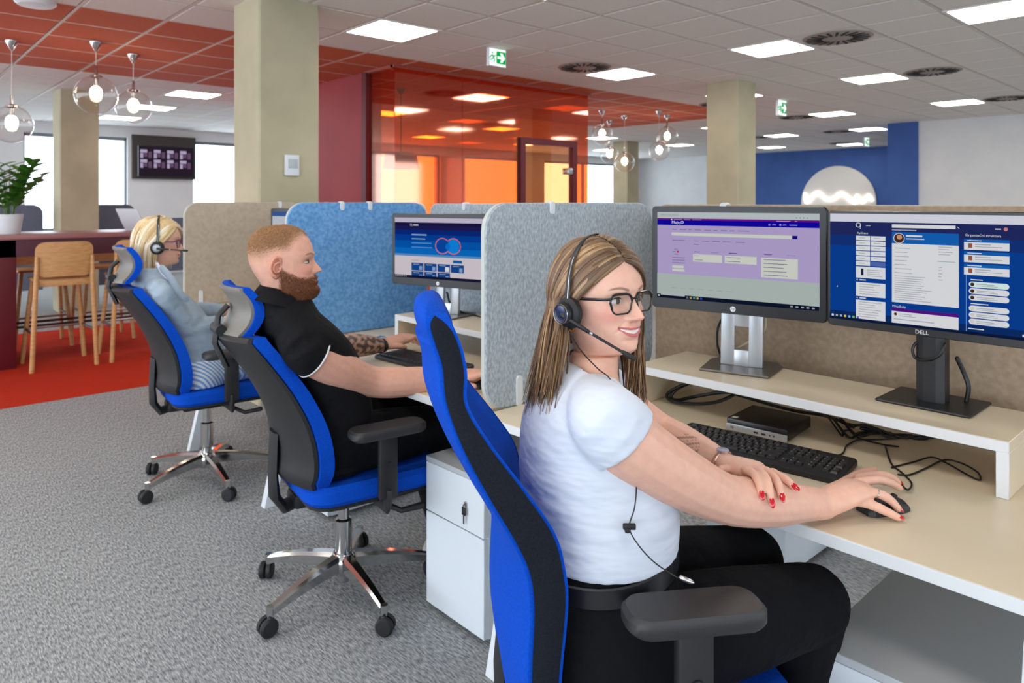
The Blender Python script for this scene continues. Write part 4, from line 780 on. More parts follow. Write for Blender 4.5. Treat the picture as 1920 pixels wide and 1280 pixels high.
# ================================================================ office chairs
M_blue = mat('fabric_blue', (0, 66, 176), 0.9, noise=(240, (4, 76, 192), 2), bump=(420, 0.25, 0.001), spec=0.15)
M_mesh = mat('fabric_black', (17, 20, 28), 0.9, noise=(300, (25, 28, 38), 2), bump=(420, 0.3, 0.001), spec=0.2)
M_shell = mat('shell_black', (27, 27, 28), 0.55)
M_shellg = mat('shell_grey', (120, 116, 110), 0.5)
M_pad = mat('arm_pad', (42, 41, 42), 0.5)
def sheet(rows):
    """grid of points -> verts, faces"""
    n = len(rows[0]); return [p for r in rows for p in r], [(i * n + j, i * n + j + 1, (i + 1) * n + j + 1, (i + 1) * n + j) for i in range(len(rows) - 1) for j in range(n - 1)]
def loft(q, rings, mi=0, cap=True):
    n = len(rings[0]); v = [p for r in rings for p in r]
    f = [(i * n + j, i * n + (j + 1) % n, (i + 1) * n + (j + 1) % n, (i + 1) * n + j) for i in range(len(rings) - 1) for j in range(n)]
    if cap: f += [tuple(range(n)), tuple(range((len(rings) - 1) * n, len(rings) * n))]
    q.add(v, f, mi)
def chair_base(t, off, arm_z=0.67, arm_y=0.30, arm_x=(-0.09, 0.17), left_z=None):
    q = MB(); q.lathe([(0, 0.075), (0.042, 0.075), (0.05, 0.09), (0.05, 0.125), (0.036, 0.145), (0, 0.145)], 24); obj('hub', q, M_chrome, t)
    for k in range(5):
        a = math.radians(off + 72 * k); c, s = math.cos(a), math.sin(a)
        rings = []
        for u in np.linspace(0, 1, 9):
            r = 0.035 + 0.275 * u; top = 0.142 - 0.022 * u - 0.030 * u * u; h = 0.052 - 0.026 * u; wd = 0.024 - 0.010 * u
            pr = [(-wd, top - h), (-wd * 1.02, top - h * 0.25), (-wd * 0.6, top), (wd * 0.6, top), (wd * 1.02, top - h * 0.25), (wd, top - h)]
            rings.append([(c * r - s * y, s * r + c * y, z) for y, z in pr])
        q = MB(); loft(q, rings); q.tube([(c * 0.312, s * 0.312, 0.092), (c * 0.312, s * 0.312, 0.058)], 0.013, 10); lg = obj('base_leg', q, M_chrome, t)
        q = MB(); b = a + 0.9 + k; Mx = T(c * 0.322, s * 0.322, 0.0305) @ RZ(b) @ RX(PI / 2)
        for sgn in (-1, 1): q.lathe([(0, 0.004 * sgn), (0.028, 0.004 * sgn), (0.030, 0.008 * sgn), (0.030, 0.018 * sgn), (0.024, 0.024 * sgn), (0, 0.025 * sgn)], 22, M=Mx)
        q.tube([(c * 0.312, s * 0.312, 0.062), (c * 0.318, s * 0.318, 0.035)], 0.011, 8); obj('castor', q, M_dark, t)
    q = MB(); q.lathe([(0, 0.04), (0.022, 0.04), (0.022, 0.14), (0.030, 0.145), (0.030, 0.26), (0.020, 0.265), (0.020, 0.36), (0, 0.36)], 20); obj('gas_lift', q, M_chrome, t)
    q = MB(); q.rbox(-0.13, 0.13, -0.08, 0.08, 0.345, 0.405, 0.02, 3); q.rbox(-0.19, -0.11, -0.05, 0.05, 0.35, 0.40, 0.012); obj('mechanism', q, M_dark, t)
    q = MB(); q.tube([(0.03, -0.07, 0.375), (0.08, -0.20, 0.365), (0.12, -0.23, 0.345), (0.19, -0.245, 0.352)], [0.011, 0.010, 0.010, 0.012], 8, round_=True); obj('lever', q, M_dark, t)
    # seat
    out = rrect(0.50, 0.50, 0.09, 6)
    q = MB(); q.prism([(a_ + 0.05, c_) for a_, c_ in out], 0.412, 0.478, Matrix(), inset=0.016); obj('seat', q, M_blue, t)
    q = MB(); q.prism([(a_ * 0.94 + 0.05, c_ * 0.94) for a_, c_ in out], 0.396, 0.414, Matrix(), inset=0.006); obj('seat_shell', q, M_dark, t)
    for sg in (-1, 1):
        if sg > 0 and left_z: arm_z = left_z
        ar = MB(); xm = (arm_x[0] + arm_x[1]) / 2
        ar.tube([(xm + 0.01, sg * 0.16, 0.388), (xm + 0.01, sg * (arm_y - 0.03), 0.388), (xm, sg * arm_y, 0.42), (xm, sg * arm_y, 0.46)], [(0.025, 0.012)] * 4, 8, up=(1, 0, 0)); ar.rbox(xm - 0.032, xm + 0.032, sg * arm_y - 0.014, sg * arm_y + 0.014, 0.43, arm_z - 0.03, 0.008)
        a_ = obj('armrest', ar, M_shell, t)
        q = MB(); q.prism([(x_ + xm, y_ + sg * arm_y) for x_, y_ in rrect(arm_x[1] - arm_x[0], 0.092, 0.035, 6)], arm_z - 0.032, arm_z, Matrix(), inset=0.008); obj('arm_pad', q, M_pad, a_)
        q = MB(); q.lathe([(0, 0), (0.012, 0), (0.012, 0.004), (0, 0.004)], 14, M=T(xm, sg * (arm_y + 0.014), arm_z - 0.13) @ RX(-sg * PI / 2)); obj('adjust_button', q, M_dark, a_)
def backrest_A(t):
    cl = spl([(-0.165, 0.47), (-0.155, 0.56), (-0.175, 0.67), (-0.225, 0.78), (-0.29, 0.88), (-0.345, 0.955), (-0.355, 0.975)], 22)
    def hw(z): return float(np.interp(z, [0.47, 0.52, 0.60, 0.80, 0.93, 0.975], [0.215, 0.245, 0.25, 0.24, 0.215, 0.185]))
    front, shell = [], []
    for x, z in cl:
        w_ = hw(z); th = 0.052 * min(1, (z - 0.455) / 0.03, (0.99 - z) / 0.03) ** 0.5
        ys = np.linspace(-1, 1, 13)
        fr = [(x + 0.035 * (y * y) ** 1.2 + 0.0, y * w_, z) for y in ys]; bk = [(x + 0.035 * (y * y) ** 1.2 - th * (1 if abs(y) < 0.99 else 0.86), y * w_, z) for y in ys[::-1]]
        front.append(fr + bk)
        a = [(x + 0.035 * (y * y) ** 1.2 - th - 0.0005, y * w_ * 0.985, z) for y in ys]; b_ = [(x + 0.035 * (y * y) ** 1.2 - th - 0.03 * (1 - 0.55 * y * y), y * w_ * 0.985, z) for y in ys[::-1]]
        shell.append(a + b_)
    q = MB(); loft(q, front); obj('back_cushion', q, M_blue, t)
    q = MB(); loft(q, shell); obj('back_shell', q, M_shell, t)
    q = MB(); q.tube([(-0.245, 0, 0.62), (-0.25, 0, 0.48), (-0.245, 0, 0.40), (-0.215, 0, 0.355), (-0.13, 0, 0.372)], [(0.045, 0.012), (0.045, 0.014), (0.045, 0.018), (0.042, 0.02), (0.03, 0.018)], 10, up=(1, 0, 0)); obj('back_bracket', q, M_dark, t)
    # headrest: forward-bulging cushion over a grey shell, on a short post
    cu, sh = [], []
    for u in np.linspace(-1, 1, 15):
        z = 1.045 + 0.084 * u; x = -0.345 - 0.048 * u * u + (0.004 * u)
        w_ = 0.15 * (1 - 0.10 * u * u); ys = np.linspace(-1, 1, 11); th = 0.028 * (1 if abs(u) < 0.95 else 0.6)
        cu.append([(x + 0.03 * y * y, y * w_, z) for y in ys] + [(x + 0.03 * y * y - th, y * w_ * 0.99, z) for y in ys[::-1]])
        sh.append([(x + 0.03 * y * y - th - 0.0005, y * w_ * 0.95, z * 0.97 + 1.062 * 0.03) for y in ys] + [(x + 0.03 * y * y - th - 0.012, y * w_ * 0.95, z * 0.97 + 1.062 * 0.03) for y in ys[::-1]])
    q = MB(); loft(q, cu); h = obj('headrest', q, M_blue, t)
    q = MB(); loft(q, sh); obj('headrest_shell', q, M_shellg, h)
    q = MB(); q.tube([(-0.40, 0, 0.86), (-0.435, 0, 0.94), (-0.425, 0, 1.03), (-0.395, 0, 1.06)], [(0.03, 0.010), (0.028, 0.009), (0.022, 0.009), (0.02, 0.009)], 10, up=(1, 0, 0)); q.tube([(-0.425, -0.05, 0.985), (-0.425, 0.05, 0.985)], 0.018, 12); obj('headrest_post', q, M_dark, h)
def chair_A(label, loc, yaw, off):
    t = thing('office_chair', label, 'chair', (loc[0], loc[1], 0), math.radians(yaw), 'blue office chairs'); chair_base(t, off); backrest_A(t); return t
cA = chair_A('blue office chair with black back shell and headrest, holding the bearded man', (1.292, 2.313), -9, 58)
cb = dup(cA, (1.30, 3.70, 0), math.radians(-6), 'blue office chair with headrest, holding the blonde woman')
for ch in cb.children:
    if ch.name.split('.')[0] not in ('hub', 'base_leg', 'castor'): ch.location.z += 0.03 if not ch.name.startswith('headrest') else 0.062
dup(cA, (3.10, 0.80, 0), math.radians(170), 'dark office chair base glimpsed under the desk, opposite side')
# the near chair: tall S-shaped back with black side gussets
tB = thing('office_chair', 'tall S-shaped blue chair with black side strip, holding the smiling woman', 'chair', (1.155, 0.931, 0), math.radians(-34), 'blue office chairs')
chair_base(tB, 20, arm_z=0.735, arm_y=0.285, arm_x=(-0.085, 0.155), left_z=0.695)
RB = spl([(-0.215, 0.44), (-0.228, 0.52), (-0.236, 0.60), (-0.232, 0.72), (-0.239, 0.781), (-0.261, 0.832), (-0.307, 0.91), (-0.347, 0.984), (-0.374, 1.055), (-0.380, 1.112), (-0.392, 1.15), (-0.402, 1.185), (-0.398, 1.21), (-0.385, 1.222)], 150)
FB = spl([(-0.175, 0.44), (-0.180, 0.52), (-0.179, 0.60), (-0.168, 0.72), (-0.172, 0.781), (-0.189, 0.843), (-0.237, 0.915), (-0.292, 0.987), (-0.331, 1.05), (-0.331, 1.10), (-0.338, 1.14), (-0.352, 1.175), (-0.368, 1.205), (-0.382, 1.221)], 150)
_zz = np.linspace(0.40, 1.26, 431); _hw = np.convolve(np.interp(_zz, [0.44, 0.50, 0.60, 0.78, 0.90, 1.0, 1.06, 1.12, 1.17, 1.195, 1.26], [0.20, 0.235, 0.245, 0.245, 0.235, 0.215, 0.187, 0.16, 0.145, 0.14, 0.13]), np.hanning(31) / np.hanning(31).sum(), 'same')
def hwB(z): return float(np.interp(z, _zz, _hw)) * (1 if z < 1.17 else math.sqrt(max(0.02, 1 - ((z - 1.17) / 0.0535) ** 2.2)))
rings = []
for (rx, rz_), (fx, fz) in zip(RB, FB):
    w_ = hwB((rz_ + fz) / 2); ys = np.sin(np.linspace(-PI / 2, PI / 2, 19))
    bulge = 0.028 if rz_ < 1.15 else 0.02
    back = [(rx - bulge * (1 - abs(y) ** 2.4), y * w_ * (0.985 if abs(y) > 0.99 else 1), rz_) for y in ys]
    dep = 0.055 * float(np.interp(fz, [0.5, 0.65, 1.0, 1.12, 1.2], [0.3, 1, 0.9, 0.35, 0]))
    fr = [(fx - dep * (1 - abs(y) ** 1.8), y * w_ * (0.985 if abs(y) > 0.99 else 1), fz) for y in ys[::-1]]
    rings.append(back + fr)
q = MB(); loft(q, rings); bk = obj('backrest', q.mesh('backrest', True, 75), M_blue, tB)
for sg in (-1, 1):
    rows = []
    for k, ((rx, rz_), (fx, fz)) in enumerate(zip(RB, FB)):
        zz = (rz_ + fz) / 2
        if zz > 1.1946: break
        cx = (rx + fx) / 2; half = abs(fx - rx) / 2 - 0.006; r_ = max(0.0015, half * math.sqrt(max(0.0, 1 - max(0.0, (zz - 1.168) / 0.027) ** 2)))
        rows.append([(cx + s_ * r_, sg * (hwB(zz) + 0.0012 + 0.004 * (1 - s_ * s_)), rz_ + (fz - rz_) * (s_ + 1) / 2) for s_ in (-1, -0.5, 0, 0.5, 1)])
    v, f = sheet(rows); q = MB(); q.add(v, f); obj('side_gusset', q, M_mesh, bk)
q = MB(); q.tube([(-0.245, 0, 0.56), (-0.25, 0, 0.48), (-0.245, 0, 0.40), (-0.215, 0, 0.355), (-0.13, 0, 0.372)], [(0.045, 0.012), (0.045, 0.014), (0.045, 0.018), (0.042, 0.02), (0.03, 0.018)], 10, up=(1, 0, 0)); obj('back_bracket', q, M_dark, tB)

# ================================================================ people
def smooth01(x, a, b): t = np.clip((x - a) / (b - a), 0, 1); return t * t * (3 - 2 * t)
def voxel(mb, size, it=4, name='skin'):
    me = mb.mesh('tmp', False); o = bpy.data.objects.new('tmp', me); COL.objects.link(o)
    m = o.modifiers.new('r', 'REMESH'); m.mode = 'VOXEL'; m.voxel_size = size; m.use_smooth_shade = True
    if it: s = o.modifiers.new('s', 'SMOOTH'); s.iterations = it; s.factor = 0.5
    r = bpy.data.meshes.new_from_object(o.evaluated_get(bpy.context.evaluated_depsgraph_get())); r.name = name
    bpy.data.objects.remove(o); bpy.data.meshes.remove(me)
    r.polygons.foreach_set('use_smooth', [True] * len(r.polygons)); return r
def mesh_arrays(me):
    v = np.empty(len(me.vertices) * 3); me.vertices.foreach_get('co', v); return v.reshape(-1, 3), [tuple(p.vertices) for p in me.polygons]
def color_mesh(name, V, F, C, m):
    me = bpy.data.meshes.new(name); me.from_pydata([tuple(p) for p in V], [], F)
    a = me.color_attributes.new('Col', 'FLOAT_COLOR', 'POINT'); a.data.foreach_set('color', np.hstack([C, np.ones((len(C), 1))]).astype(np.float32).ravel())
    me.polygons.foreach_set('use_smooth', [True] * len(me.polygons)); me.materials.append(m); me.update(); return me
HK = np.array([  # z, front, back, half width  (ear axis x=0, eye level z=0)
    (0.1170, 0.002, 0.022, 0.010), (0.1145, 0.022, 0.047, 0.028), (0.107, 0.045, 0.070, 0.045), (0.092, 0.0665, 0.089, 0.0600), (0.070, 0.0825, 0.101, 0.0695), (0.045, 0.0910, 0.1055, 0.0740), (0.025, 0.0945, 0.1055, 0.0745), (0.012, 0.0925, 0.104, 0.0740),
    (0.0, 0.0895, 0.101, 0.0733), (-0.02, 0.0900, 0.093, 0.0712), (-0.04, 0.0905, 0.082, 0.0672), (-0.055, 0.0915, 0.073, 0.0632), (-0.070, 0.0890, 0.068, 0.0585), (-0.085, 0.0890, 0.065, 0.0525), (-0.097, 0.0860, 0.064, 0.0465), (-0.105, 0.0780, 0.0635, 0.0435),
    (-0.1095, 0.0610, 0.063, 0.0440), (-0.114, 0.0450, 0.063, 0.0455), (-0.122, 0.0375, 0.063, 0.0475), (-0.140, 0.0350, 0.065, 0.0495), (-0.170, 0.0350, 0.064, 0.0510), (-0.215, 0.0360, 0.052, 0.0520)])[::-1]
def head(p, dens=1.0):
    g = lambda n: max(6, int(n * dens))
    zs = np.concatenate([np.linspace(-0.215, -0.128, g(16), endpoint=False), np.linspace(-0.128, -0.103, g(24), endpoint=False), np.linspace(-0.103, 0.05, g(140), endpoint=False), np.linspace(0.05, 0.1, g(30), endpoint=False), 0.1 + 0.017 * np.sin(np.linspace(0, PI / 2, g(20)))])
    nt = g(240); s = np.linspace(-PI, PI, nt, endpoint=False); t = s - 0.42 * np.sin(s)
    # widen the sampling near the front: t is flat around 0
    def key(c):
        r = np.interp(zs, HK[:, 0], HK[:, c]); k = np.array([1, 4, 6, 4, 1.]) / 16; out = r.copy(); out[2:-2] = np.convolve(r, k, 'valid'); return out
    f, b_, w_ = key(1), key(2), key(3)
    jaw = smooth01(-zs, -0.01, 0.09) * (1 - smooth01(-zs, 0.115, 0.14)); w_ = w_ * (1 + p.get('jaw', 0) * jaw); f = f * (1 + p.get('chin', 0) * smooth01(-zs, 0.07, 0.095) * (1 - smooth01(-zs, 0.108, 0.12)))
    nk = 1 - smooth01(zs, -0.135, -0.105); w_ = w_ * (1 + p.get('neck', 0) * nk); b_ = b_ * (1 + p.get('neck', 0) * nk); f = f * (1 + 0.6 * p.get('neck', 0) * nk)
    ex = np.where(zs < -0.11, 2.0, 2.25)
    ct, st = np.cos(t)[None], np.sin(t)[None]; e = (2 / ex)[:, None]
    X = np.where(ct > 0, f[:, None], b_[:, None]) * np.sign(ct) * np.abs(ct) ** e; Y = w_[:, None] * np.sign(st) * np.abs(st) ** e; Z = np.repeat(zs[:, None], nt, 1)
    front = smooth01(X, 0.015, 0.05); G = lambda y0, z0, sy, sz: np.exp(-((np.abs(Y) - y0) / sy) ** 2 - ((Z - z0) / sz) ** 2)
    D = np.zeros_like(X)
    nl = p.get('nose', 1.0)
    az = np.interp(Z, [-0.046, -0.0405, -0.036, -0.031, -0.022, -0.006, 0.006, 0.016], [0, 0.004, 0.0175, 0.0225, 0.0185, 0.0085, 0.0028, 0.0]) * nl; sy = np.interp(Z, [-0.04, -0.030, -0.015, 0.01], [0.0115, 0.0105, 0.0078, 0.0085])
    D += az * np.exp(-(np.abs(Y) / sy) ** 2.2)
    D += 0.0075 * nl * G(0.0135, -0.0335, 0.0055, 0.0055) - 0.004 * G(0.0065, -0.0415, 0.004, 0.0025)
    D += -0.0085 * G(0.030, 0.0005, 0.0175, 0.0115) - 0.003 * G(0.016, 0.002, 0.006, 0.010)
    D += p.get('brow_ridge', 0.002) * G(0.028, 0.021, 0.020, 0.007) + 0.0015 * G(0.0, 0.022, 0.012, 0.008)
    sm = p.get('smile', 0.5)
    D += (0.0022 + 0.0035 * sm) * G(0.042, -0.026, 0.017, 0.014) - 0.003 * G(0.052, -0.060, 0.014, 0.020) - (0.0016 * sm) * np.exp(-((np.abs(Y) - (0.020 + (-0.036 - Z) * 0.55)) / 0.0035) ** 2) * smooth01(-Z, 0.034, 0.042) * (1 - smooth01(-Z, 0.058, 0.068))
    D += 0.004 * G(0.0, -0.094, 0.016, 0.010) - 0.0035 * G(0.0, -0.077, 0.022, 0.005)
    # mouth
    mw = p.get('mouth', 0.0255); u = np.clip(np.abs(Y) / mw, 0, 1); zc = -0.0595 + 0.0075 * sm * u * u; op = p.get('open', 0.0)
    lens = (1 - u ** 2) * (np.abs(Y) < mw); zu = zc + op * 0.0022 * lens; zl = zc - op * 0.0040 * lens; tu = p.get('lip', 1) * 0.0062 * np.sqrt(np.maximum(lens, 0)); tl = p.get('lip', 1) * 0.0078 * np.sqrt(np.maximum(lens, 0))
    inmouth = (Z < zu) & (Z > zl) & (np.abs(Y) < mw); up = (Z >= zu) & (Z < zu + tu); lo = (Z <= zl) & (Z > zl - tl)
    D += 0.0042 * np.exp(-((Z - zu - 0.004) / 0.0045) ** 2) * lens + 0.0050 * np.exp(-((Z - zl + 0.0045) / 0.005) ** 2) * lens - np.exp(-((Z - (zu + zl) / 2) / (0.0012 + op * 0.0022)) ** 2) * (0.0022 + 0.0025 * op) * smooth01(lens, 0.0, 0.15)
    D += 0.0025 * G(0.0, -0.056, 0.030, 0.020)
    X = X + D * front
    # colours
    sk = np.array(lin(p['skin'])); C = np.repeat(np.repeat(sk[None, None], X.shape[0], 0), nt, 1)
    def mixc(C, rgb, m): m = np.clip(m, 0, 1)[..., None]; return C * (1 - m) + np.array(lin(rgb)) * m
    C = mixc(C, p.get('blush', (206, 120, 108)), 0.45 * G(0.046, -0.026, 0.020, 0.018) * front + 0.35 * np.exp(-(Y / 0.012) ** 2 - ((Z + 0.033) / 0.010) ** 2) * front)
    ay = np.abs(Y); zb = 0.0205 + 0.0058 * np.sin(PI * np.clip((ay - 0.012) / 0.046, 0, 1)) ** 1.2; bt = p.get('brow_th', 0.0026) * (1 - 0.55 * np.clip((ay - 0.03) / 0.024, 0, 1))
    bm = np.exp(-((Z - zb) / bt) ** 4) * smooth01(ay, 0.011, 0.016) * (1 - smooth01(ay, 0.046, 0.053)) * front
    C = mixc(C, p['brow'], 0.8 * bm)
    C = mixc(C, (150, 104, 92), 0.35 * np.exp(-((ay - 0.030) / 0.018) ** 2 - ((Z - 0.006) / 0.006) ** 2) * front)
    C = mixc(C, p.get('lipc', (186, 84, 92)), 0.85 * (up | lo) * front); C = mixc(C, (60, 22, 22), 0.8 * np.exp(-((Z - (zu + zl) / 2) / 0.0009) ** 2) * (lens > 0.02) * (op < 0.1) * front)
    if op > 0.1:
        C = mixc(C, (238, 232, 224), 0.95 * inmouth * front); C = mixc(C, (120, 50, 52), 0.8 * (inmouth & (u > 0.82)) * front)
    C = mixc(C, (120, 60, 52), 0.6 * np.exp(-((ay - 0.0065) / 0.0035) ** 2 - ((Z + 0.0412) / 0.0018) ** 2) * front)
    azm = np.degrees(np.arctan2(ay, X))
    hl = np.interp(azm, *p['hairline']); hm = smooth01(Z, hl - 0.003, hl + p.get('fade', 0.006))
    if p.get('stubble'): C = mixc(C, p['hair'], p['stubble'] * hm)
    bd = np.zeros_like(X)
    if p.get('beard'):
        zbl = np.interp(X, [-0.006, 0.02, 0.05, 0.075, 0.09], [0.004, -0.022, -0.040, -0.046, -0.044])
        bd = smooth01(zbl - Z, -0.004, 0.014) * smooth01(X, -0.010, 0.008) * smooth01(Z, -0.128, -0.112) * (1 - (up | lo) * 1.0) * (1 - 0.75 * np.exp(-(Y / 0.012) ** 2 - ((Z + 0.074) / 0.004) ** 2))
        C = mixc(C, p['beard'], (0.45 + 0.35 * smooth01(-Z, 0.03, 0.08)) * bd)
        nrm = np.stack([X, Y, np.zeros_like(X)], -1); nrm /= np.linalg.norm(nrm, axis=-1, keepdims=True) + 1e-9
        k = (0.007 * bd * smooth01(-Z, 0.05, 0.09) + 0.003 * bd)[..., None]; X = X + nrm[..., 0] * k[..., 0]; Y = Y + nrm[..., 1] * k[..., 0]; Z = Z - 0.010 * bd * smooth01(-Z, 0.09, 0.11)
    V = np.stack([X, Y, Z], -1).reshape(-1, 3); nz = len(zs)
    F = [(i * nt + j, i * nt + (j + 1) % nt, (i + 1) * nt + (j + 1) % nt, (i + 1) * nt + j) for i in range(nz - 1) for j in range(nt)] + [tuple((nz - 1) * nt + j for j in range(nt)), tuple(range(nt - 1, -1, -1))]
    return V, F, C.reshape(-1, 3), dict(hair=hm.reshape(-1), beard=bd.reshape(-1), nt=nt, nz=nz)
def ear(s):
    """ear of the right (s=-1) or left (s=1) side in head coordinates"""
    q = MB(); Mx = T(-0.010, s * 0.0735, -0.008) @ RZ(-s * 0.45) @ RY(0.18)
    pts = [Vector((0.012 * math.cos(a) * 1.45 - 0.004, s * (0.012 - 0.004 * math.cos(a)), 0.031 * math.sin(a) * (1 if math.sin(a) > 0 else 0.85))) for a in np.radians([20, 50, 80, 110, 140, 170, 200, 230, 255])] + [Vector((0.002, s * 0.007, -0.031)), Vector((0.008, s * 0.003, -0.024))]
    q.tube([Mx @ Vector(p) for p in spl(pts, 30)], list(np.interp(np.linspace(0, 1, 30), [0, 0.1, 0.6, 0.85, 1], [0.002, 0.0042, 0.0038, 0.006, 0.003])), 8, round_=True)
    q.ell((-0.006, s * 0.003, 0.0), (0.016, 0.0055, 0.026), 16, M=Mx)
    pts = [Vector((0.004, s * 0.010, 0.016)), Vector((-0.009, s * 0.012, 0.008)), Vector((-0.010, s * 0.012, -0.008)), Vector((0.0, s * 0.010, -0.016)), Vector((0.008, s * 0.008, -0.010))]
    q.tube([Mx @ Vector(p) for p in spl(pts, 16)], 0.0034, 8, round_=True)
    q.ell((0.010, s * 0.007, -0.004), (0.005, 0.005, 0.008), 10, M=Mx)
    return q
M_skin = vcol('skin', 0.5, 0.18, bump=(900, 0.08, 0.0006), noise=(60, 0.05))
M_hairm = vcol('hair', 0.42, 0, noise=(400, 0.12))
M_sclera = mat('eye_white', (222, 214, 208), 0.25); M_lash = mat('lash_dark', (40, 26, 24), 0.7)
def person(name_label, skin_rgb, head_p, Mh, body_mb, vox, dens, iris, paint=None, ears=True, lid=0.0082):
    P = thing('person', name_label, 'person', (0, 0, 0))
    V, F, C, info = head(head_p, dens); n0 = len(V)
    eq = MB()
    for s in (-1, 1): e = ear(s); eq.add([(x, y * (1 if ears else 0.84), z) for x, y, z in e.v], e.f)
    V = np.vstack([V, np.array(eq.v)]); F = F + [tuple(i + n0 for i in f) for f in eq.f]
    ec = np.array(lin(tuple(int(a * b) for a, b in zip(skin_rgb, (0.99, 0.92, 0.90)))))
    C = np.vstack([C, np.repeat(ec[None], len(eq.v), 0)])
    R = np.array(Mh); Vw = V @ R[:3, :3].T + R[:3, 3]
    BV, BF = np.zeros((0, 3)), []
    for mb_ in (body_mb if isinstance(body_mb, list) else [body_mb]):
        bme = voxel(mb_, vox, 4); v_, f_ = mesh_arrays(bme); bpy.data.meshes.remove(bme); BF = BF + [tuple(i + len(BV) for i in f) for f in f_]; BV = np.vstack([BV, v_])
    BC = np.repeat(np.array(lin(skin_rgb))[None], len(BV), 0)
    if paint: BC = paint(BV, BC)
    me = color_mesh('body', np.vstack([Vw, BV]), F + [tuple(i + len(Vw) for i in f) for f in BF], np.vstack([C, BC]), M_skin)
    bm = bmesh.new(); bm.from_mesh(me); bmesh.ops.recalc_face_normals(bm, faces=bm.faces); bm.to_mesh(me); bm.free()
    obj('body', me, None, P)
    for s in (-1, 1):
        Me = Mh @ T(0.0690, s * 0.0305, 0.0005) @ RZ(s * 0.16)
        q = MB(); q.ell((0, 0, 0), (0.0128, 0.0168, lid), 24, 0, Me)
        eo = obj('eye', q, M_sclera, P)
        q = MB(); q.ell((0.0112, -s * 0.0012, 0), (0.0024, 0.0058, 0.0058), 18, 0, Me); q.ell((0.0130, -s * 0.0012, 0), (0.0012, 0.0027, 0.0027), 14, 1, Me); obj('iris', q, [mat('iris_%d%d%d' % iris, iris, 0.15), M_lash], eo)
        ys = np.linspace(-1, 1, 13); q = MB()
        q.tube([Me @ Vector((0.0126 * math.sqrt(max(0, 1 - (0.78 * y) ** 2 - 0.30)) + 0.0018, y * 0.0146, 0.0064 * lid / 0.0082 * (1 - 0.75 * y * y) + 0.0004)) for y in ys], list(0.0004 + 0.0011 * (1 - ys ** 2)), 6, round_=True); obj('lashes', q, M_lash, eo)
    return P, V, F, info, Vw
def hair_cap(P, info, Vw, F, Mh, thr, off, rgb1, rgb2, name='hair_cap'):
    hm = info['hair']; N = len(hm); c = np.array(Mh @ Vector((-0.005, 0, 0.0)))
    D = Vw[:N] - c; D /= np.linalg.norm(D, axis=1, keepdims=True); nz = RNG.random(N)[:, None]
    V = Vw[:N] + D * (off * np.clip((hm[:, None] - thr) / (1 - thr), 0, 1))
    keep = [f for f in F if max(f) < N and all(hm[i] > thr for i in f)]
    C = np.array(lin(rgb1)) * (1 - nz) + np.array(lin(rgb2)) * nz
    o = obj(name, color_mesh(name, V, keep, C, M_hairm), None, P); return o
def bristles(P, Vw, F, w_, n, length, comb, Mh, rgb1, rgb2, name, rad=0.0004, nmix=0.7):
    """many short hairs rooted on the head where w_ is high"""
    N = len(w_); fs = [f for f in F if len(f) == 4 and max(f) < N]; fa = np.array(fs); A_, B_, C_, D_ = (Vw[fa[:, i]] for i in range(4))
    nr = np.cross(C_ - A_, D_ - B_); ar = np.linalg.norm(nr, axis=1); nr /= ar[:, None] + 1e-12
    ctr = np.array(Mh @ Vector((0, 0, 0))); sgn = np.sign(((A_ - ctr) * nr).sum(1)); nr *= sgn[:, None]
    wt = ar * np.clip(w_[fa].mean(1), 0, 1); idx = RNG.choice(len(fs), n, p=wt / wt.sum()); u = RNG.random((n, 1)); v = RNG.random((n, 1))
    R = A_[idx] * (1 - u) * (1 - v) + B_[idx] * u * (1 - v) + C_[idx] * u * v + D_[idx] * (1 - u) * v
    cm = np.array(Mh.to_3x3() @ Vector(comb)); d = nr[idx] * nmix + cm * (1 - nmix) + RNG.normal(0, 0.16, (n, 3)); d /= np.linalg.norm(d, axis=1, keepdims=True)
    L = length * (0.6 + 0.6 * RNG.random((n, 1))); sd = np.cross(d, [0.3, 0.2, 0.9]); sd /= np.linalg.norm(sd, axis=1, keepdims=True); s2 = np.cross(d, sd)
    base = R - d * 0.001
    V = np.stack([base + sd * rad, base - sd * rad * 0.5 + s2 * rad * 0.87, base - sd * rad * 0.5 - s2 * rad * 0.87, R + d * L], 1).reshape(-1, 3)
    F2 = [(4 * i + a, 4 * i + b_, 4 * i + 3) for i in range(n) for a, b_ in ((0, 1), (1, 2), (2, 0))]
    k = RNG.random((n, 1)); C = np.repeat(np.array(lin(rgb1)) * (1 - k) + np.array(lin(rgb2)) * k, 4, 0)
    o = obj(name, color_mesh(name, V, F2, C, M_hairm), None, P); return o
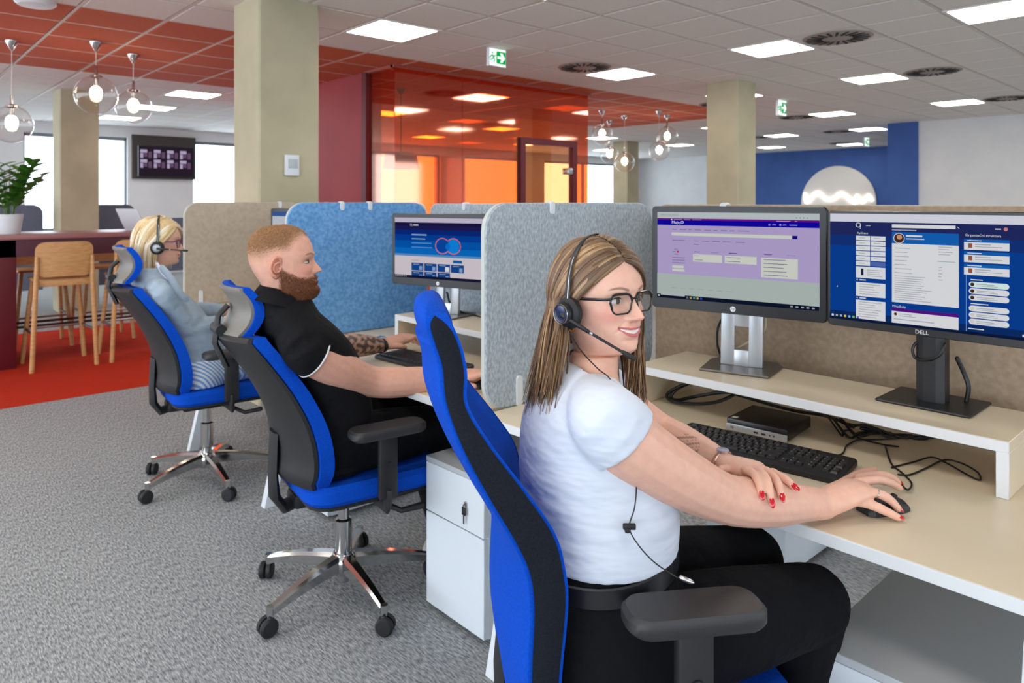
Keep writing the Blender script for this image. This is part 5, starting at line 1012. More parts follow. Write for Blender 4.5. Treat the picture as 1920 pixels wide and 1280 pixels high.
def locks(P, paths, name, rgbs, width=0.011, n=26, seed=2, flat=0.42):
    """paths: list of (points, width scale); each a flat tapering lock"""
    r = random.Random(seed); VV, FF, CC = [], [], []
    for pts, ws in paths:
        sp = spl(pts, n); q = MB(); a, b_ = r.choice(rgbs); k = r.random(); col = np.array(lin(a)) * (1 - k) + np.array(lin(b_)) * k
        ctr = np.array(HAIRC); w_ = width * ws * np.interp(np.linspace(0, 1, n), [0, 0.08, 0.3, 0.75, 1], [0.35, 0.8, 1, 0.85, 0.12])
        m = 6; v = []
        for i in range(n):
            t = sp[min(i + 1, n - 1)] - sp[max(i - 1, 0)]; t /= np.linalg.norm(t) + 1e-9
            out = sp[i] - ctr; out[2] *= 0.25; out -= t * out.dot(t); out /= np.linalg.norm(out) + 1e-9; sd = np.cross(t, out)
            for j in range(m): an = 2 * PI * j / m; v.append(sp[i] + sd * math.cos(an) * w_[i] + out * math.sin(an) * w_[i] * flat)
        o = len(VV); VV += v; FF += [(o + i * m + j, o + i * m + (j + 1) % m, o + (i + 1) * m + (j + 1) % m, o + (i + 1) * m + j) for i in range(n - 1) for j in range(m)]
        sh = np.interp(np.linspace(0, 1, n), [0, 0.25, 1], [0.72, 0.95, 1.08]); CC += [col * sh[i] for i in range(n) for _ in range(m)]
    return obj(name, color_mesh(name, np.array(VV), FF, np.array(CC), M_hairm), None, P)
def rings_mesh(mb, rows, yaw, n=28):
    """horizontal torso sections: (cx, cy, z, front, back, half width)"""
    c, s = math.cos(yaw), math.sin(yaw); sp = spl(rows, 40); rg = []
    for cx, cy, z, af, ab, b_ in sp:
        r = []
        for j in range(n):
            a = 2 * PI * j / n; x = (af if math.cos(a) > 0 else ab) * abs(math.cos(a)) ** 0.9 * np.sign(math.cos(a)); y = b_ * abs(math.sin(a)) ** 0.9 * np.sign(math.sin(a)); r.append((cx + c * x - s * y, cy + s * x + c * y, z))
        rg.append(r)
    loft(mb, rg)
def limb(mb, pts, n=22, sides=14, up=(0, 0, 1), round_=True):
    """pts: (Vector, radius) or (Vector, (side, up))"""
    rows = [[*p, *(r if hasattr(r, '__len__') else (r, r))] for p, r in pts]; sp = spl(rows, n); mb.tube([Vector(q[:3]) for q in sp], [(max(0.002, q[3]), max(0.002, q[4])) for q in sp], sides, up=up, round_=round_)
def finger(mb, pts, r0=0.0092, r1=0.0072):
    sp = spl(pts, 12); mb.tube([Vector(p) for p in sp], list(np.interp(np.linspace(0, 1, 12), [0, 0.33, 0.5, 0.68, 1], [r0, r0 * 0.92, r0 * 0.97, r0 * 0.88, r1])), 10, round_=True); return Vector(sp[-1]), (Vector(sp[-1]) - Vector(sp[-3])).normalized()
def nails(P, tips, m, size=(0.0095, 0.0052, 0.0022), lift=0.0048):
    for tip, d, upv in tips:
        sd = d.cross(Vector(upv)).normalized(); u = sd.cross(d).normalized(); q = MB(); q.ell((0, 0, 0), size, 14, 0, frame(tip + u * lift + d * 0.003, d, sd.cross(d).cross(d) * -1)); obj('fingernail', q, m, P)
M_cotton = mat('cotton_white', (212, 217, 228), 0.85, noise=(6, (206, 212, 225), 3), bump=(5, 0.55, 0.04), spec=0.2, stretch=(1, 1, 2.6))
M_blackcloth = mat('cloth_black', (15, 15, 19), 0.9, bump=(18, 0.6, 0.02), spec=0.15)
M_polo = mat('polo_black', (16, 15, 18), 0.85, bump=(14, 0.7, 0.025), spec=0.2)
M_leather = mat('belt_leather', (24, 24, 28), 0.35)
M_red = mat('nail_red', (196, 10, 22), 0.12, coat=0.6); M_gold = mat('gold', (212, 150, 60), 0.25, 1.0); M_silver = mat('silver', (214, 214, 216), 0.2, 1.0)
M_lens = glass('spectacle_lens', (0.97, 0.98, 0.98), 0.03)
def glasses(label, Mh, rgb, temple=True, rim=0.0017, w_=0.0255, h=0.0190):
    t = thing('spectacles', label, 'glasses'); t.matrix_world = Mh
    m = mat('rim_%d%d%d' % rgb, rgb, 0.25)
    q = MB()
    for s in (-1, 1):
        Mx = T(0.0915, s * 0.0335, -0.004) @ RZ(s * 0.13); out = [(y + (0.002 if z > 0 else -0.001) * np.sign(y), z) for y, z in rrect(2 * w_, 2 * h, 0.0145, 6)]
        pts = [Mx @ Vector((0, y, z)) for y, z in out]; pts.append(pts[0]); q.tube(pts, [rim] * len(pts), 8, up=(1, 0, 0)); q.tube(pts[:14], [rim * 1.45] * 14, 8, up=(1, 0, 0))
        l = MB(); l.prism(out, -0.0006, 0.0006, Mx @ frame((0, 0, 0), (0, 1, 0), (0, 0, 1))); obj('lens', l, M_lens, t)
    q.tube([(0.0945, 0.0095, 0.004), (0.0995, 0.0, 0.0065), (0.0945, -0.0095, 0.004)], rim * 1.2, 8); obj('rim', q, m, t)
    for s in (-1, 1):
        q = MB(); q.tube(spl([(0.0885, s * 0.059, 0.007), (0.081, s * 0.070, 0.007), (0.04, s * 0.0785, 0.006), (0.0, s * 0.0805, 0.004), (-0.018, s * 0.0805, -0.014)], 16), [(0.0012, 0.0026)] * 16, 8); obj('temple', q, m, t)
    return t
def headset(label, Mh, mic, side=-1, cable_pts=None):
    t = thing('headset', label, 'headset'); t.matrix_world = Mh
    s = side; c0 = Vector((0.008, s * 0.086, -0.022))
    q = MB(); Mc = T(*c0) @ RX(-s * PI / 2) if True else None
    Mc = frame(c0, (1, 0, 0), (0, 0, s))    # local z points outwards
    Mc = Matrix(((1, 0, 0, c0.x), (0, 0, s, c0.y), (0, -s, 0, c0.z), (0, 0, 0, 1)))
    q.lathe([(0, -0.004), (0.026, -0.004), (0.031, 0.002), (0.031, 0.012), (0.024, 0.018), (0, 0.018)], 28, M=Mc); obj('ear_cushion', q, M_dark, t)
    q = MB(); q.lathe([(0, 0.018), (0.020, 0.018), (0.021, 0.024), (0.019, 0.030), (0.017, 0.032), (0.016, 0.029), (0.0, 0.029)], 28, M=Mc); obj('ear_cup', q, M_black, t)
    q = MB(); q.lathe([(0.0175, 0.0305), (0.0190, 0.0315), (0.0195, 0.030), (0.0175, 0.0305)], 28, M=Mc); obj('cup_ring', q, M_steel, t)
    bp = [(c0.x, s * 0.100, c0.z + 0.010)] + [(-0.006 + 0.014 * math.cos(a), s * 0.096 * math.cos(a) if a < PI / 2 else s * 0.094 * math.cos(a), 0.012 + 0.118 * math.sin(a)) for a in np.linspace(0.15, PI - 0.35, 16)]
    q = MB(); q.tube([Vector(p) for p in spl(bp, 40)], [(0.0062, 0.0016)] * 40, 8, up=(0, 1, 0)); obj('headband', q, M_black, t)
    q = MB(); q.tube([Vector(p) * 1.006 + Vector((0.002, 0, 0)) for p in spl(bp[:5], 14)], 0.0013, 6); obj('band_wire', q, M_steel, t)
    e = Vector(bp[-1]); q = MB(); q.ell(e, (0.014, 0.005, 0.022), 14); obj('temple_pad', q, M_dark, t)
    st = Vector((c0.x + 0.004, s * 0.116, c0.z - 0.002)); m = Vector(mic)
    q = MB(); mid = st.lerp(m, 0.40) + Vector((0, s * 0.002, 0)); q.tube([st, st.lerp(mid, 0.7), mid], [0.0052, 0.0046, 0.0036], 10, round_=True); obj('boom_root', q, M_black, t)
    q = MB(); q.tube([mid, mid.lerp(m, 0.06)], 0.0040, 10); obj('boom_joint', q, M_steel, t)
    q = MB(); q.tube([mid.lerp(m, 0.06), mid.lerp(m, 0.78)], 0.0028, 10); obj('boom', q, M_black, t)
    q = MB(); q.tube([mid.lerp(m, 0.76), mid.lerp(m, 0.84), m], [0.0038, 0.0052, 0.0048], 12, round_=True); obj('microphone', q, M_dark, t)
    if cable_pts:
        inv = Mh.inverted(); q = MB(); q.tube([inv @ Vector(p) for p in spl([Mh @ Vector((c0.x + 0.002, s * 0.100, c0.z - 0.028))] + cable_pts, 90)], 0.0013, 6); obj('cable', q, M_cable, t)
    return t

# ---------------------------------------------------------------- the smiling woman in front
yW = math.radians(-34); fwW = Vector((math.cos(yW), math.sin(yW), 0)); lwW = Vector((-math.sin(yW), math.cos(yW), 0))
MhW = T(1.099, 0.945, 1.208) @ RZ(math.radians(-93)) @ RY(math.radians(-2)) @ Matrix.Scale(0.975, 4)
HAIRC = MhW @ Vector((-0.006, 0, 0.0))
S_R = at(1134, 786, d=1.262); A1 = at(1176, 830, d=1.265); A2 = at(1268, 890, d=1.305); E_R = at(1362, 935, d=1.362); F1 = at(1440, 942, d=1.415); W_R = at(1545, 944, Z=0.776)
K_R = at(1600, 918, Z=0.792)
bw = MB()
limb(bw, [(S_R + lwW * 0.05, 0.050), (S_R, 0.058), (A1, 0.061), (A2, 0.055), (E_R, 0.0465), (F1, 0.0465), (F1.lerp(W_R, 0.55), 0.0365), (W_R, (0.031, 0.025))], 34)
limb(bw, [(W_R, (0.032, 0.026)), (W_R.lerp(K_R, 0.5), (0.038, 0.025)), (K_R, (0.040, 0.020)), (K_R.lerp(at(1625, 915, Z=0.79), 0.8), (0.036, 0.013))], 12)
tipsR = []
for pts in ([(1612, 896, .790), (1648, 890, .788), (1671, 895, .775), (1684, 904, .762)], [(1608, 904, .797), (1646, 899, .797), (1671, 905, .783), (1686, 914, .766)], [(1600, 918, .795), (1644, 924, .791), (1669, 937, .776), (1684, 953, .758)], [(1588, 936, .784), (1630, 945, .773), (1661, 958, .761), (1684, 970, .7495)]):
    tip, d = finger(bw, [at(a, b_, Z=z) for a, b_, z in pts], 0.0108, 0.0080); tipsR.append((tip, d, (-0.35, -0.35, 1)))
finger(bw, [at(1565, 915, Z=.775), at(1590, 899, Z=.768), at(1618, 886, Z=.762), at(1640, 880, Z=.755)], 0.011, 0.0085)
S_L = Vector((1.155, 1.075, 1.03)); E_L = Vector((1.375, 1.005, 0.865)); W_L = at(1362, 873, d=1.475); K_L = at(1418, 883, d=1.44)
bl = MB(); limb(bl, [(S_L - lwW * 0.05, 0.055), (S_L, 0.060), (S_L.lerp(E_L, 0.5), 0.052), (E_L, 0.046), (E_L.lerp(W_L, 0.35), 0.043), (E_L.lerp(W_L, 0.75), 0.034), (W_L, (0.029, 0.024))], 26)
limb(bl, [(W_L, (0.029, 0.023)), (W_L.lerp(K_L, 0.5), (0.034, 0.021)), (K_L, (0.036, 0.017))], 8)
tipsL = []
for pts in ([(1398, 880, 1.425), (1414, 889, 1.395), (1423, 906, 1.368), (1427, 925, 1.357)], [(1418, 880, 1.43), (1434, 892, 1.395), (1442, 914, 1.368), (1446, 939, 1.356)], [(1436, 882, 1.44), (1452, 894, 1.41), (1461, 912, 1.385), (1465, 930, 1.373)], [(1448, 885, 1.455), (1464, 893, 1.435), (1478, 902, 1.42), (1489, 912, 1.41)]):
    tip, d = finger(bl, [at(a, b_, d=z - 0.005) for a, b_, z in pts], 0.0094, 0.0070); tipsL.append((tip, d, (-CF[0], -CF[1], 0.35)))
finger(bl, [at(1368, 878, d=1.46), at(1360, 880, d=1.44), at(1352, 879, d=1.425)], 0.010, 0.008)
# torso under the shirt keeps the arms and neck one body
TW = [(1.085, 0.93, 0.56, .12, .12, .15), (1.075, 0.936, 0.75, .12, .11, .15), (1.066, 0.94, 0.90, .12, .11, .15), (1.062, 0.943, 1.0, .09, .09, .14), (1.068, 0.943, 1.055, .055, .055, .08), (1.085, 0.942, 1.10, .045, .045, .05)]
rings_mesh(bw, TW, yW)
def paintW(V, C):
    # small leaf tattoo on the left forearm
    c = np.array(at(1281, 838, d=1.53)); d = np.linalg.norm(V - c, axis=1); ph = V @ np.array([310.0, 190, 420])
    m = (d < 0.036) & (np.abs(np.sin(ph) + 0.7 * np.sin(ph * 0.37 + 1)) < 0.42) & (V[:, 1] > 0.80); C = C.copy(); C[m] = C[m] * 0.45; return C
skW = (226, 176, 154)
PW, Vh, Fh, info, Vw = person('smiling woman in glasses and white T-shirt resting on the near desk', skW,
    dict(skin=skW, brow=(110, 76, 56), smile=1.15, open=1.1, lip=0.95, mouth=0.033, neck=-0.14, jaw=-0.05, nose=1.25, brow_th=0.0031, lipc=(192, 88, 100), hair=(96, 70, 48), blush=(214, 116, 104), hairline=([0, 30, 50, 65, 78, 95, 115, 180], [0.079, 0.073, 0.055, 0.025, 0.0, -0.02, -0.06, -0.085]), stubble=0.8), MhW, [bw, bl], 0.0031, 1.0, (70, 58, 44), paintW, False)
nails(PW, tipsR, M_red); nails(PW, tipsL, M_red, (0.0105, 0.0056, 0.0024))
hair_cap(PW, info, Vw, Fh, MhW, 0.3, 0.002, (70, 50, 34), (92, 68, 46))
# hair: parted locks over the skull, then falling
def hair_paths(Mh, seed, count, part_y, fall, tmin, tmax, rad=(0.104, 0.079, 0.112)):
    r = random.Random(seed); out = []
    for k in range(count):
        s = -1 if r.random() < 0.62 else 1; u = r.random() ** 0.8
        ph = math.radians(38 + 80 * u); d0 = Vector((math.cos(ph), part_y + s * 0.02, math.sin(ph))).normalized()
        tm_ = tmin if s < 0 else tmin - 26; th = math.radians(tm_ + (tmax - tm_) * min(1, max(0, u + r.uniform(-0.14, 0.14)))); d1 = Vector((math.cos(th), s * math.sin(th), -0.12 + r.uniform(-0.1, 0.05))).normalized()
        off = 1.045 + r.random() * 0.075; pts = []
        for q_ in np.linspace(0, 1, 8):
            d = d0.slerp(d1, q_); o_ = off * (1 - 0.04 * (1 - min(1, q_ * 4)))
            pts.append(Mh @ Vector((-0.006 + d.x * rad[0] * o_, d.y * rad[1] * o_, 0.006 + d.z * rad[2] * o_)))
        out.append((pts + fall(s, u, th, off, r, pts[-1]), r.uniform(0.7, 1.25)))
    return out
def fallW(s, u, th, off, r, last):
    if s < 0:
        v = r.random(); e = at(978 + 62 * (1 - u) * r.uniform(0.6, 1) + 26 * v, 705 + 75 * r.random() ** 0.6, d=1.30 + 0.10 * u + 0.05 * v)
        m = last.lerp(e, 0.45) + Vector((0, 0, 0.012)) + fwW * 0.012 * (r.random() - 0.3); return [m, e]
    if u < 0.45:
        e = at(1168 + 46 * r.random(), 728 + 42 * r.random(), d=1.37 + 0.06 * r.random()); return [last.lerp(e, 0.3) + Vector((0.02, 0.0, 0)), last.lerp(e, 0.7) + Vector((0.012, 0.0, 0)), e]
    e = last + Vector((-0.03 + 0.05 * r.random(), 0.02, -0.24 - 0.06 * r.random())); return [last.lerp(e, 0.5), e]
BR = [((84, 60, 42), (118, 88, 60)), ((104, 76, 52), (140, 106, 74)), ((128, 98, 68), (172, 138, 98)), ((92, 66, 46), (120, 90, 62))]
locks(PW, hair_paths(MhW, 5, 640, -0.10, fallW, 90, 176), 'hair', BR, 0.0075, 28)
# T-shirt
sh = MB(); TS = [(1.080, 0.934, 0.735, .148, .140, .178), (1.076, 0.936, 0.79, .158, .142, .177), (1.070, 0.938, 0.845, .160, .140, .175), (1.066, 0.940, 0.895, .152, .138, .176), (1.062, 0.942, 0.96, .118, .128, .176), (1.058, 0.944, 1.01, .090, .108, .165), (1.058, 0.944, 1.05, .066, .080, .118), (1.064, 0.944, 1.076, .055, .062, .078), (1.068, 0.944, 1.084, .045, .05, .065)]
rings_mesh(sh, TS, yW, 36)
SE = S_R.lerp(A1, 0.0); ax = (A2 - A1).normalized(); se = at(1150, 808, d=1.262)
limb(sh, [(S_R + lwW * 0.10 + Vector((0, 0, 0.012)), 0.050), (S_R, 0.067), (S_R.lerp(A1, 0.4), 0.0705), (S_R.lerp(A1, 0.85), 0.0715)], 18, 20, round_=False)
axl = (E_L - S_L).normalized(); limb(sh, [(S_L - lwW * 0.09, 0.060), (S_L, 0.069), (S_L + axl * 0.06, 0.068), (S_L + axl * 0.13, 0.066)], 14, 18, round_=False)
# bust
for sg in (-1, 1):
    c = Vector((1.066, 0.94, 0.885)) + fwW * 0.105 + lwW * sg * 0.075; sh.ell(c, (0.075, 0.075, 0.07), 16)
ts = voxel(sh, 0.0042, 14, 't_shirt')
bmx = bmesh.new(); bmx.from_mesh(ts)   # neckline: cut the closed top open
nc = Vector((1.078, 0.942, 1.062)); nrm = (Vector((0, 0, 1)) + fwW * 0.55 - lwW * 0.0).normalized()
dele = [f for f in bmx.faces if (f.calc_center_median() - nc).dot(nrm) > 0 and (Vector((f.calc_center_median().x, f.calc_center_median().y, 0)) - Vector((nc.x, nc.y, 0))).length < 0.085]
bmesh.ops.delete(bmx, geom=dele, context='FACES'); bmx.to_mesh(ts); bmx.free()
obj('t_shirt', ts, M_cotton, PW)
# trousers, belt
tr = MB(); rings_mesh(tr, [(1.075, 0.932, 0.482, .15, .14, .185), (1.078, 0.932, 0.55, .16, .155, .20), (1.080, 0.934, 0.65, .150, .148, .190), (1.080, 0.935, 0.735, .143, .136, .174), (1.080, 0.935, 0.748, .142, .134, .172)], yW, 32)
hR = Vector((1.075, 0.932, 0.575)) - lwW * 0.095; hL = Vector((1.075, 0.932, 0.585)) + lwW * 0.09; kR = Vector((1.438, 0.668, 0.585)); kL = Vector((1.455, 0.815, 0.612))
limb(tr, [(hR, 0.105), (hR.lerp(kR, 0.5), 0.098), (hR.lerp(kR, 0.85), 0.082), (kR, 0.074)], 18, 18); limb(tr, [(hL, 0.10), (hL.lerp(kL, 0.5), 0.095), (hL.lerp(kL, 0.85), 0.078), (kL, 0.072)], 18, 18)
limb(tr, [(kR, 0.072), (kR + Vector((0.0, 0.03, -0.16)), 0.062), (Vector((1.36, 0.76, 0.12)), 0.048)], 14, 14); limb(tr, [(kL, 0.070), (kL + Vector((-0.01, 0.02, -0.16)), 0.060), (Vector((1.40, 0.93, 0.12)), 0.048)], 14, 14)
obj('trousers', voxel(tr, 0.006, 6, 'trousers'), M_blackcloth, PW)
q = MB(); c, s_ = math.cos(yW), math.sin(yW); rg = []
for z, g in ((0.700, .004), (0.702, .008), (0.734, .007), (0.736, .003)):
    rg.append([(1.080 + c * (a_ := ((.147 + g) if math.cos(t) > 0 else (.141 + g)) * math.cos(t)) - s_ * (b_ := (.180 + g) * math.sin(t)), 0.935 + s_ * a_ + c * b_, z + 0.018 * math.cos(t)) for t in np.linspace(0, 2 * PI, 40, endpoint=False)])
loft(q, rg, cap=False); obj('belt', q, M_leather, PW)
def shoe(P, heel, yaw, m, L=0.27):
    q = MB(); Mx = T(*heel) @ RZ(yaw); rg = []
    for x, w_, h in ((0, .025, .06), (0.02, .034, .085), (0.08, .037, .085), (0.14, .042, .062), (0.20, .046, .05), (0.25, .036, .04), (L, .014, .022)): rg.append([tuple(Mx @ Vector((x, w_ * math.cos(a), 0.002 + max(0, h * (math.sin(a) + 0.35) / 1.35)))) for a in np.linspace(0, 2 * PI, 14, endpoint=False)])
    loft(q, rg); obj('shoe', q, m, P)
shoe(PW, (1.30, 0.79, 0), yW, M_blackcloth); shoe(PW, (1.34, 0.96, 0), yW, M_blackcloth)
# worn things
glasses('black-framed glasses on the smiling woman', MhW, (18, 16, 18))
inv = MhW.inverted()
mic = inv @ at(1188, 672, d=1.335)
clip = at(1180, 988, d=1.226)
headset('black headset with boom microphone on the smiling woman', MhW, mic, -1, [at(1088, 655, d=1.36), at(1120, 690, d=1.315), at(1145, 712, d=1.30), at(1165, 760, d=1.36), at(1185, 840, d=1.33), at(1193, 900, d=1.255), at(1190, 950, d=1.229), clip, at(1196, 1020, d=1.220), at(1225, 1052, d=1.21), at(1262, 1078, d=1.198), at(1280, 1086, d=1.19)])
hc = thing('cable_clip', 'small black clip holding the headset cable on the white shirt', 'clip', clip); q = MB(); q.rbox(-0.011, 0.011, -0.004, 0.004, -0.004, 0.006, 0.002, M=RZ(-YAW)); q.rbox(-0.008, 0.002, -0.005, 0.003, -0.009, 0.0, 0.002, M=RZ(-YAW)); obj('jaw', q, M_dark, hc)
pl = thing('cable_plug', 'silver plug at the end of the headset cable on her lap', 'plug', at(1288, 1088, d=1.19)); a0 = at(1278, 1083, d=1.192) - pl.location; a1 = at(1299, 1092, d=1.188) - pl.location; q = MB(); q.tube([a0, a0.lerp(a1, .85), a1], [0.0042, 0.0042, 0.0025], 10, round_=True); obj('sleeve', q, M_silver, pl)
wt = thing('wristwatch', 'slim metal watch on the smiling woman\'s left wrist', 'watch', W_L); dw = (K_L - E_L).normalized(); q = MB(); sdw = dw.cross(Vector((0, 0, 1))).normalized(); upw = sdw.cross(dw)
pts = [sdw * (0.0305 * math.cos(a)) + upw * (0.0255 * math.sin(a)) - dw * 0.010 for a in np.linspace(0, 2 * PI, 25)]; q.tube(pts, 0.0042, 8, up=tuple(dw)); obj('strap', q, mat('rose_gold', (190, 140, 120), 0.25, 1.0), wt)
q = MB(); q.lathe([(0, 0), (0.013, 0), (0.013, 0.005), (0, 0.006)], 20, M=frame(upw * 0.026 - dw * 0.010, dw, upw.cross(dw))); obj('face', q, M_silver, wt)
rg_ = thing('ring', 'thin silver ring on the smiling woman\'s right ring finger', 'ring', at(1644, 925, Z=.790)); d_ = (at(1660, 931, Z=.782) - at(1630, 922, Z=.791)).normalized(); s2 = d_.cross(Vector((0, 0, 1))).normalized(); u2 = s2.cross(d_)
q = MB(); q.tube([s2 * (0.0099 * math.cos(a)) + u2 * (0.0099 * math.sin(a)) for a in np.linspace(0, 2 * PI, 25)], 0.0012, 6, up=tuple(d_)); obj('band', q, M_silver, rg_)
er = thing('earring', 'small gold hoop earring under the smiling woman\'s headset', 'earring', MhW @ Vector((0.004, -0.085, -0.052))); q = MB(); q.tube([Vector((0.006 * math.cos(a), 0, 0.006 * math.sin(a))) for a in np.linspace(0, 2 * PI, 20)], 0.0012, 6, up=(0, 1, 0)); obj('hoop', q, M_gold, er)

# ---------------------------------------------------------------- the bearded man
yM = math.radians(-6); fwM = Vector((math.cos(yM), math.sin(yM), 0)); lwM = Vector((-math.sin(yM), math.cos(yM), 0))
MhM = T(1.032, 2.240, 1.200) @ RZ(math.radians(-34)) @ RY(math.radians(-3)) @ Matrix.Scale(1.035, 4)
skM = (214, 160, 138)
sR = at(566, 643, d=2.27); mR = at(586, 664, d=2.285); m2 = at(636, 692, d=2.35); eR = at(692, 714, d=2.45); f1 = at(745, 716, d=2.49); wR = at(862, 706, Z=0.775); kR_ = at(893, 703, Z=0.785)
bm_ = MB()
limb(bm_, [(sR + lwM * 0.06, 0.055), (sR, 0.066), (mR, 0.066), (m2, 0.062), (eR, 0.053), (f1, 0.053), (f1.lerp(wR, 0.6), 0.043), (wR, (0.033, 0.027))], 34)
limb(bm_, [(wR, (0.033, 0.027)), (wR.lerp(kR_, 0.5), (0.040, 0.026)), (kR_, (0.044, 0.022))], 10)
dh = (kR_ - wR).normalized(); sh_ = dh.cross(Vector((0, 0, 1))).normalized()
for k, o_ in enumerate((-0.034, -0.011, 0.012, 0.034)):
    b0 = kR_ + sh_ * -o_ * 0.95; b0.z = 0.787
    finger(bm_, [b0, b0 + dh * 0.035 + Vector((0, 0, 0.006)), b0 + dh * 0.062 + Vector((0, 0, -0.008)), b0 + dh * 0.078 + Vector((0, 0, -0.026))], 0.0115, 0.009)
finger(bm_, [kR_ - dh * 0.05 - sh_ * -0.03 + Vector((0, 0, -0.01)), kR_ - dh * 0.02 - sh_ * -0.055 + Vector((0, 0, -0.018)), kR_ + dh * 0.015 - sh_ * -0.06 + Vector((0, 0, -0.026))], 0.013, 0.010)
sL = Vector((1.075, 2.43, 0.985)); eL = Vector((1.375, 2.535, 0.838)); wL = at(716, 647, Z=0.800); kL_ = at(757, 634, Z=0.807)
limb(bm_, [(sL - lwM * 0.06, 0.055), (sL, 0.064), (sL.lerp(eL, 0.5), 0.058), (eL, 0.052), (eL.lerp(wL, 0.35), 0.050), (eL.lerp(wL, 0.75), 0.040), (wL, (0.032, 0.027))], 28)
limb(bm_, [(wL, (0.032, 0.026)), (wL.lerp(kL_, 0.5), (0.038, 0.026)), (kL_, (0.042, 0.022))], 10)
d2 = (kL_ - wL).normalized(); s2_ = d2.cross(Vector((0, 0, 1))).normalized()
for k, o_ in enumerate((-0.034, -0.011, 0.012, 0.034)):
    b0 = kL_ - s2_ * o_; ln = (0.8, 1.0, 1.0, 0.9)[k]
    finger(bm_, [b0, b0 + d2 * 0.038 * ln + Vector((0, 0, 0.004)), b0 + d2 * 0.064 * ln + Vector((0, 0, -0.014)), b0 + d2 * 0.076 * ln + Vector((0, 0, -0.034))], 0.0115, 0.009)
finger(bm_, [wL + d2 * 0.02 + s2_ * 0.028 + Vector((0, 0, -0.006)), wL + d2 * 0.055 + s2_ * 0.05 + Vector((0, 0, -0.012)), wL + d2 * 0.092 + s2_ * 0.048 + Vector((0, 0, -0.024))], 0.013, 0.010)
TM = [(1.215, 2.30, 0.53, .13, .12, .16), (1.215, 2.29, 0.65, .13, .12, .16), (1.18, 2.28, 0.80, .12, .11, .17), (1.125, 2.265, 0.92, .10, .075, .17), (1.09, 2.25, 1.0, .08, .05, .15), (1.062, 2.245, 1.05, .06, .06, .09), (1.05, 2.238, 1.10, .05, .05, .055)]
rings_mesh(bm_, TM, yM)
def paintM(V, C):
    C = C.copy(); a = np.array(eL); b_ = np.array(wL); ab = b_ - a; t = ((V - a) @ ab) / (ab @ ab); dist = np.linalg.norm(V - (a + np.clip(t, 0, 1)[:, None] * ab), axis=1)
    m = (t > -0.5) & (t < 0.97) & (dist < 0.075) & (V[:, 1] > 2.42)
    pat = np.sin(V[:, 0] * 160 + 2.2 * np.sin(V[:, 2] * 130)) + np.sin(V[:, 1] * 190 + 1.7 * np.sin(V[:, 0] * 95)) + 0.8 * np.sin(V[:, 2] * 240 + V[:, 0] * 60)
    k = np.clip(0.42 + 0.30 * np.sign(pat) * np.abs(np.clip(pat, -1, 1)) ** 0.5, 0.12, 0.85); C[m] = C[m] * k[m][:, None] * np.array([0.85, 0.95, 0.95]); return C
PM, Vh, Fh, info, Vw = person('bearded man in a black polo shirt typing at the middle desk', skM,
    dict(skin=skM, brow=(112, 74, 48), brow_th=0.0042, brow_ridge=0.0045, smile=0.7, open=0.0, lip=0.8, jaw=0.09, chin=0.03, neck=0.20, nose=1.15, lipc=(188, 106, 98), hair=(158, 112, 72), beard=(132, 80, 52), blush=(214, 130, 116), fade=0.055, stubble=0.85,
         hairline=([0, 25, 42, 55, 68, 80, 100, 125, 180], [0.070, 0.071, 0.064, 0.052, 0.030, 0.020, 0.022, 0.000, -0.012])), MhM, bm_, 0.0045, 0.75, (60, 66, 66), paintM, True, 0.0046)
w_h = info['hair'] ** 1.5 * smooth01(Vh[:len(info['hair']), 2], 0.02, 0.075)
bristles(PM, Vw, Fh, w_h, 16000, 0.0070, (0.75, 0, 0.25), MhM, (132, 88, 52), (204, 158, 112), 'hair', 0.0006, 0.45)
bristles(PM, Vw, Fh, info['beard'], 14000, 0.0065, (0.3, 0, -0.9), MhM, (86, 46, 26), (190, 122, 78), 'beard', 0.0007, 0.5)
sh = MB(); TS = [(1.205, 2.298, 0.50, .15, .135, .185), (1.212, 2.295, 0.60, .155, .135, .185), (1.205, 2.288, 0.70, .150, .135, .185), (1.175, 2.280, 0.81, .145, .130, .195), (1.130, 2.266, 0.91, .135, .120, .205), (1.085, 2.254, 0.985, .110, .115, .20), (1.058, 2.252, 1.035, .085, .100, .15), (1.046, 2.250, 1.07, .080, .092, .105), (1.042, 2.248, 1.085, .07, .08, .085)]
rings_mesh(sh, TS, yM, 36)
axR = (m2 - mR).normalized(); limb(sh, [(sR + lwM * 0.12 + Vector((0, 0, 0.015)), 0.06), (sR, 0.073), (mR - axR * 0.02, 0.0745), (mR + axR * 0.008, 0.075)], 16, 20, round_=False)
axL = (eL - sL).normalized(); limb(sh, [(sL - lwM * 0.12, 0.06), (sL, 0.076), (sL + axL * 0.08, 0.076), (sL + axL * 0.19, 0.074)], 16, 20, round_=False)
po = voxel(sh, 0.005, 12, 'polo_shirt'); ps = obj('polo_shirt', po, M_polo, PM)
def band(P, c, ax, r, rr_, m, name, parent=None):
    ax = ax.normalized(); a = ax.cross(Vector((0, 0, 1))).normalized(); b_ = a.cross(ax); q = MB(); q.tube([c + a * (r * math.cos(t)) + b_ * (r * math.sin(t)) for t in np.linspace(0, 2 * PI, 41)], rr_, 8, up=tuple(ax)); return obj(name, q, m, P)
M_trim = mat('trim_white', (224, 224, 226), 0.8)
band(ps, mR + axR * 0.004, axR, 0.0735, 0.0032, M_trim, 'sleeve_trim'); band(ps, sL + axL * 0.186, axL, 0.0725, 0.0026, M_trim, 'sleeve_trim')
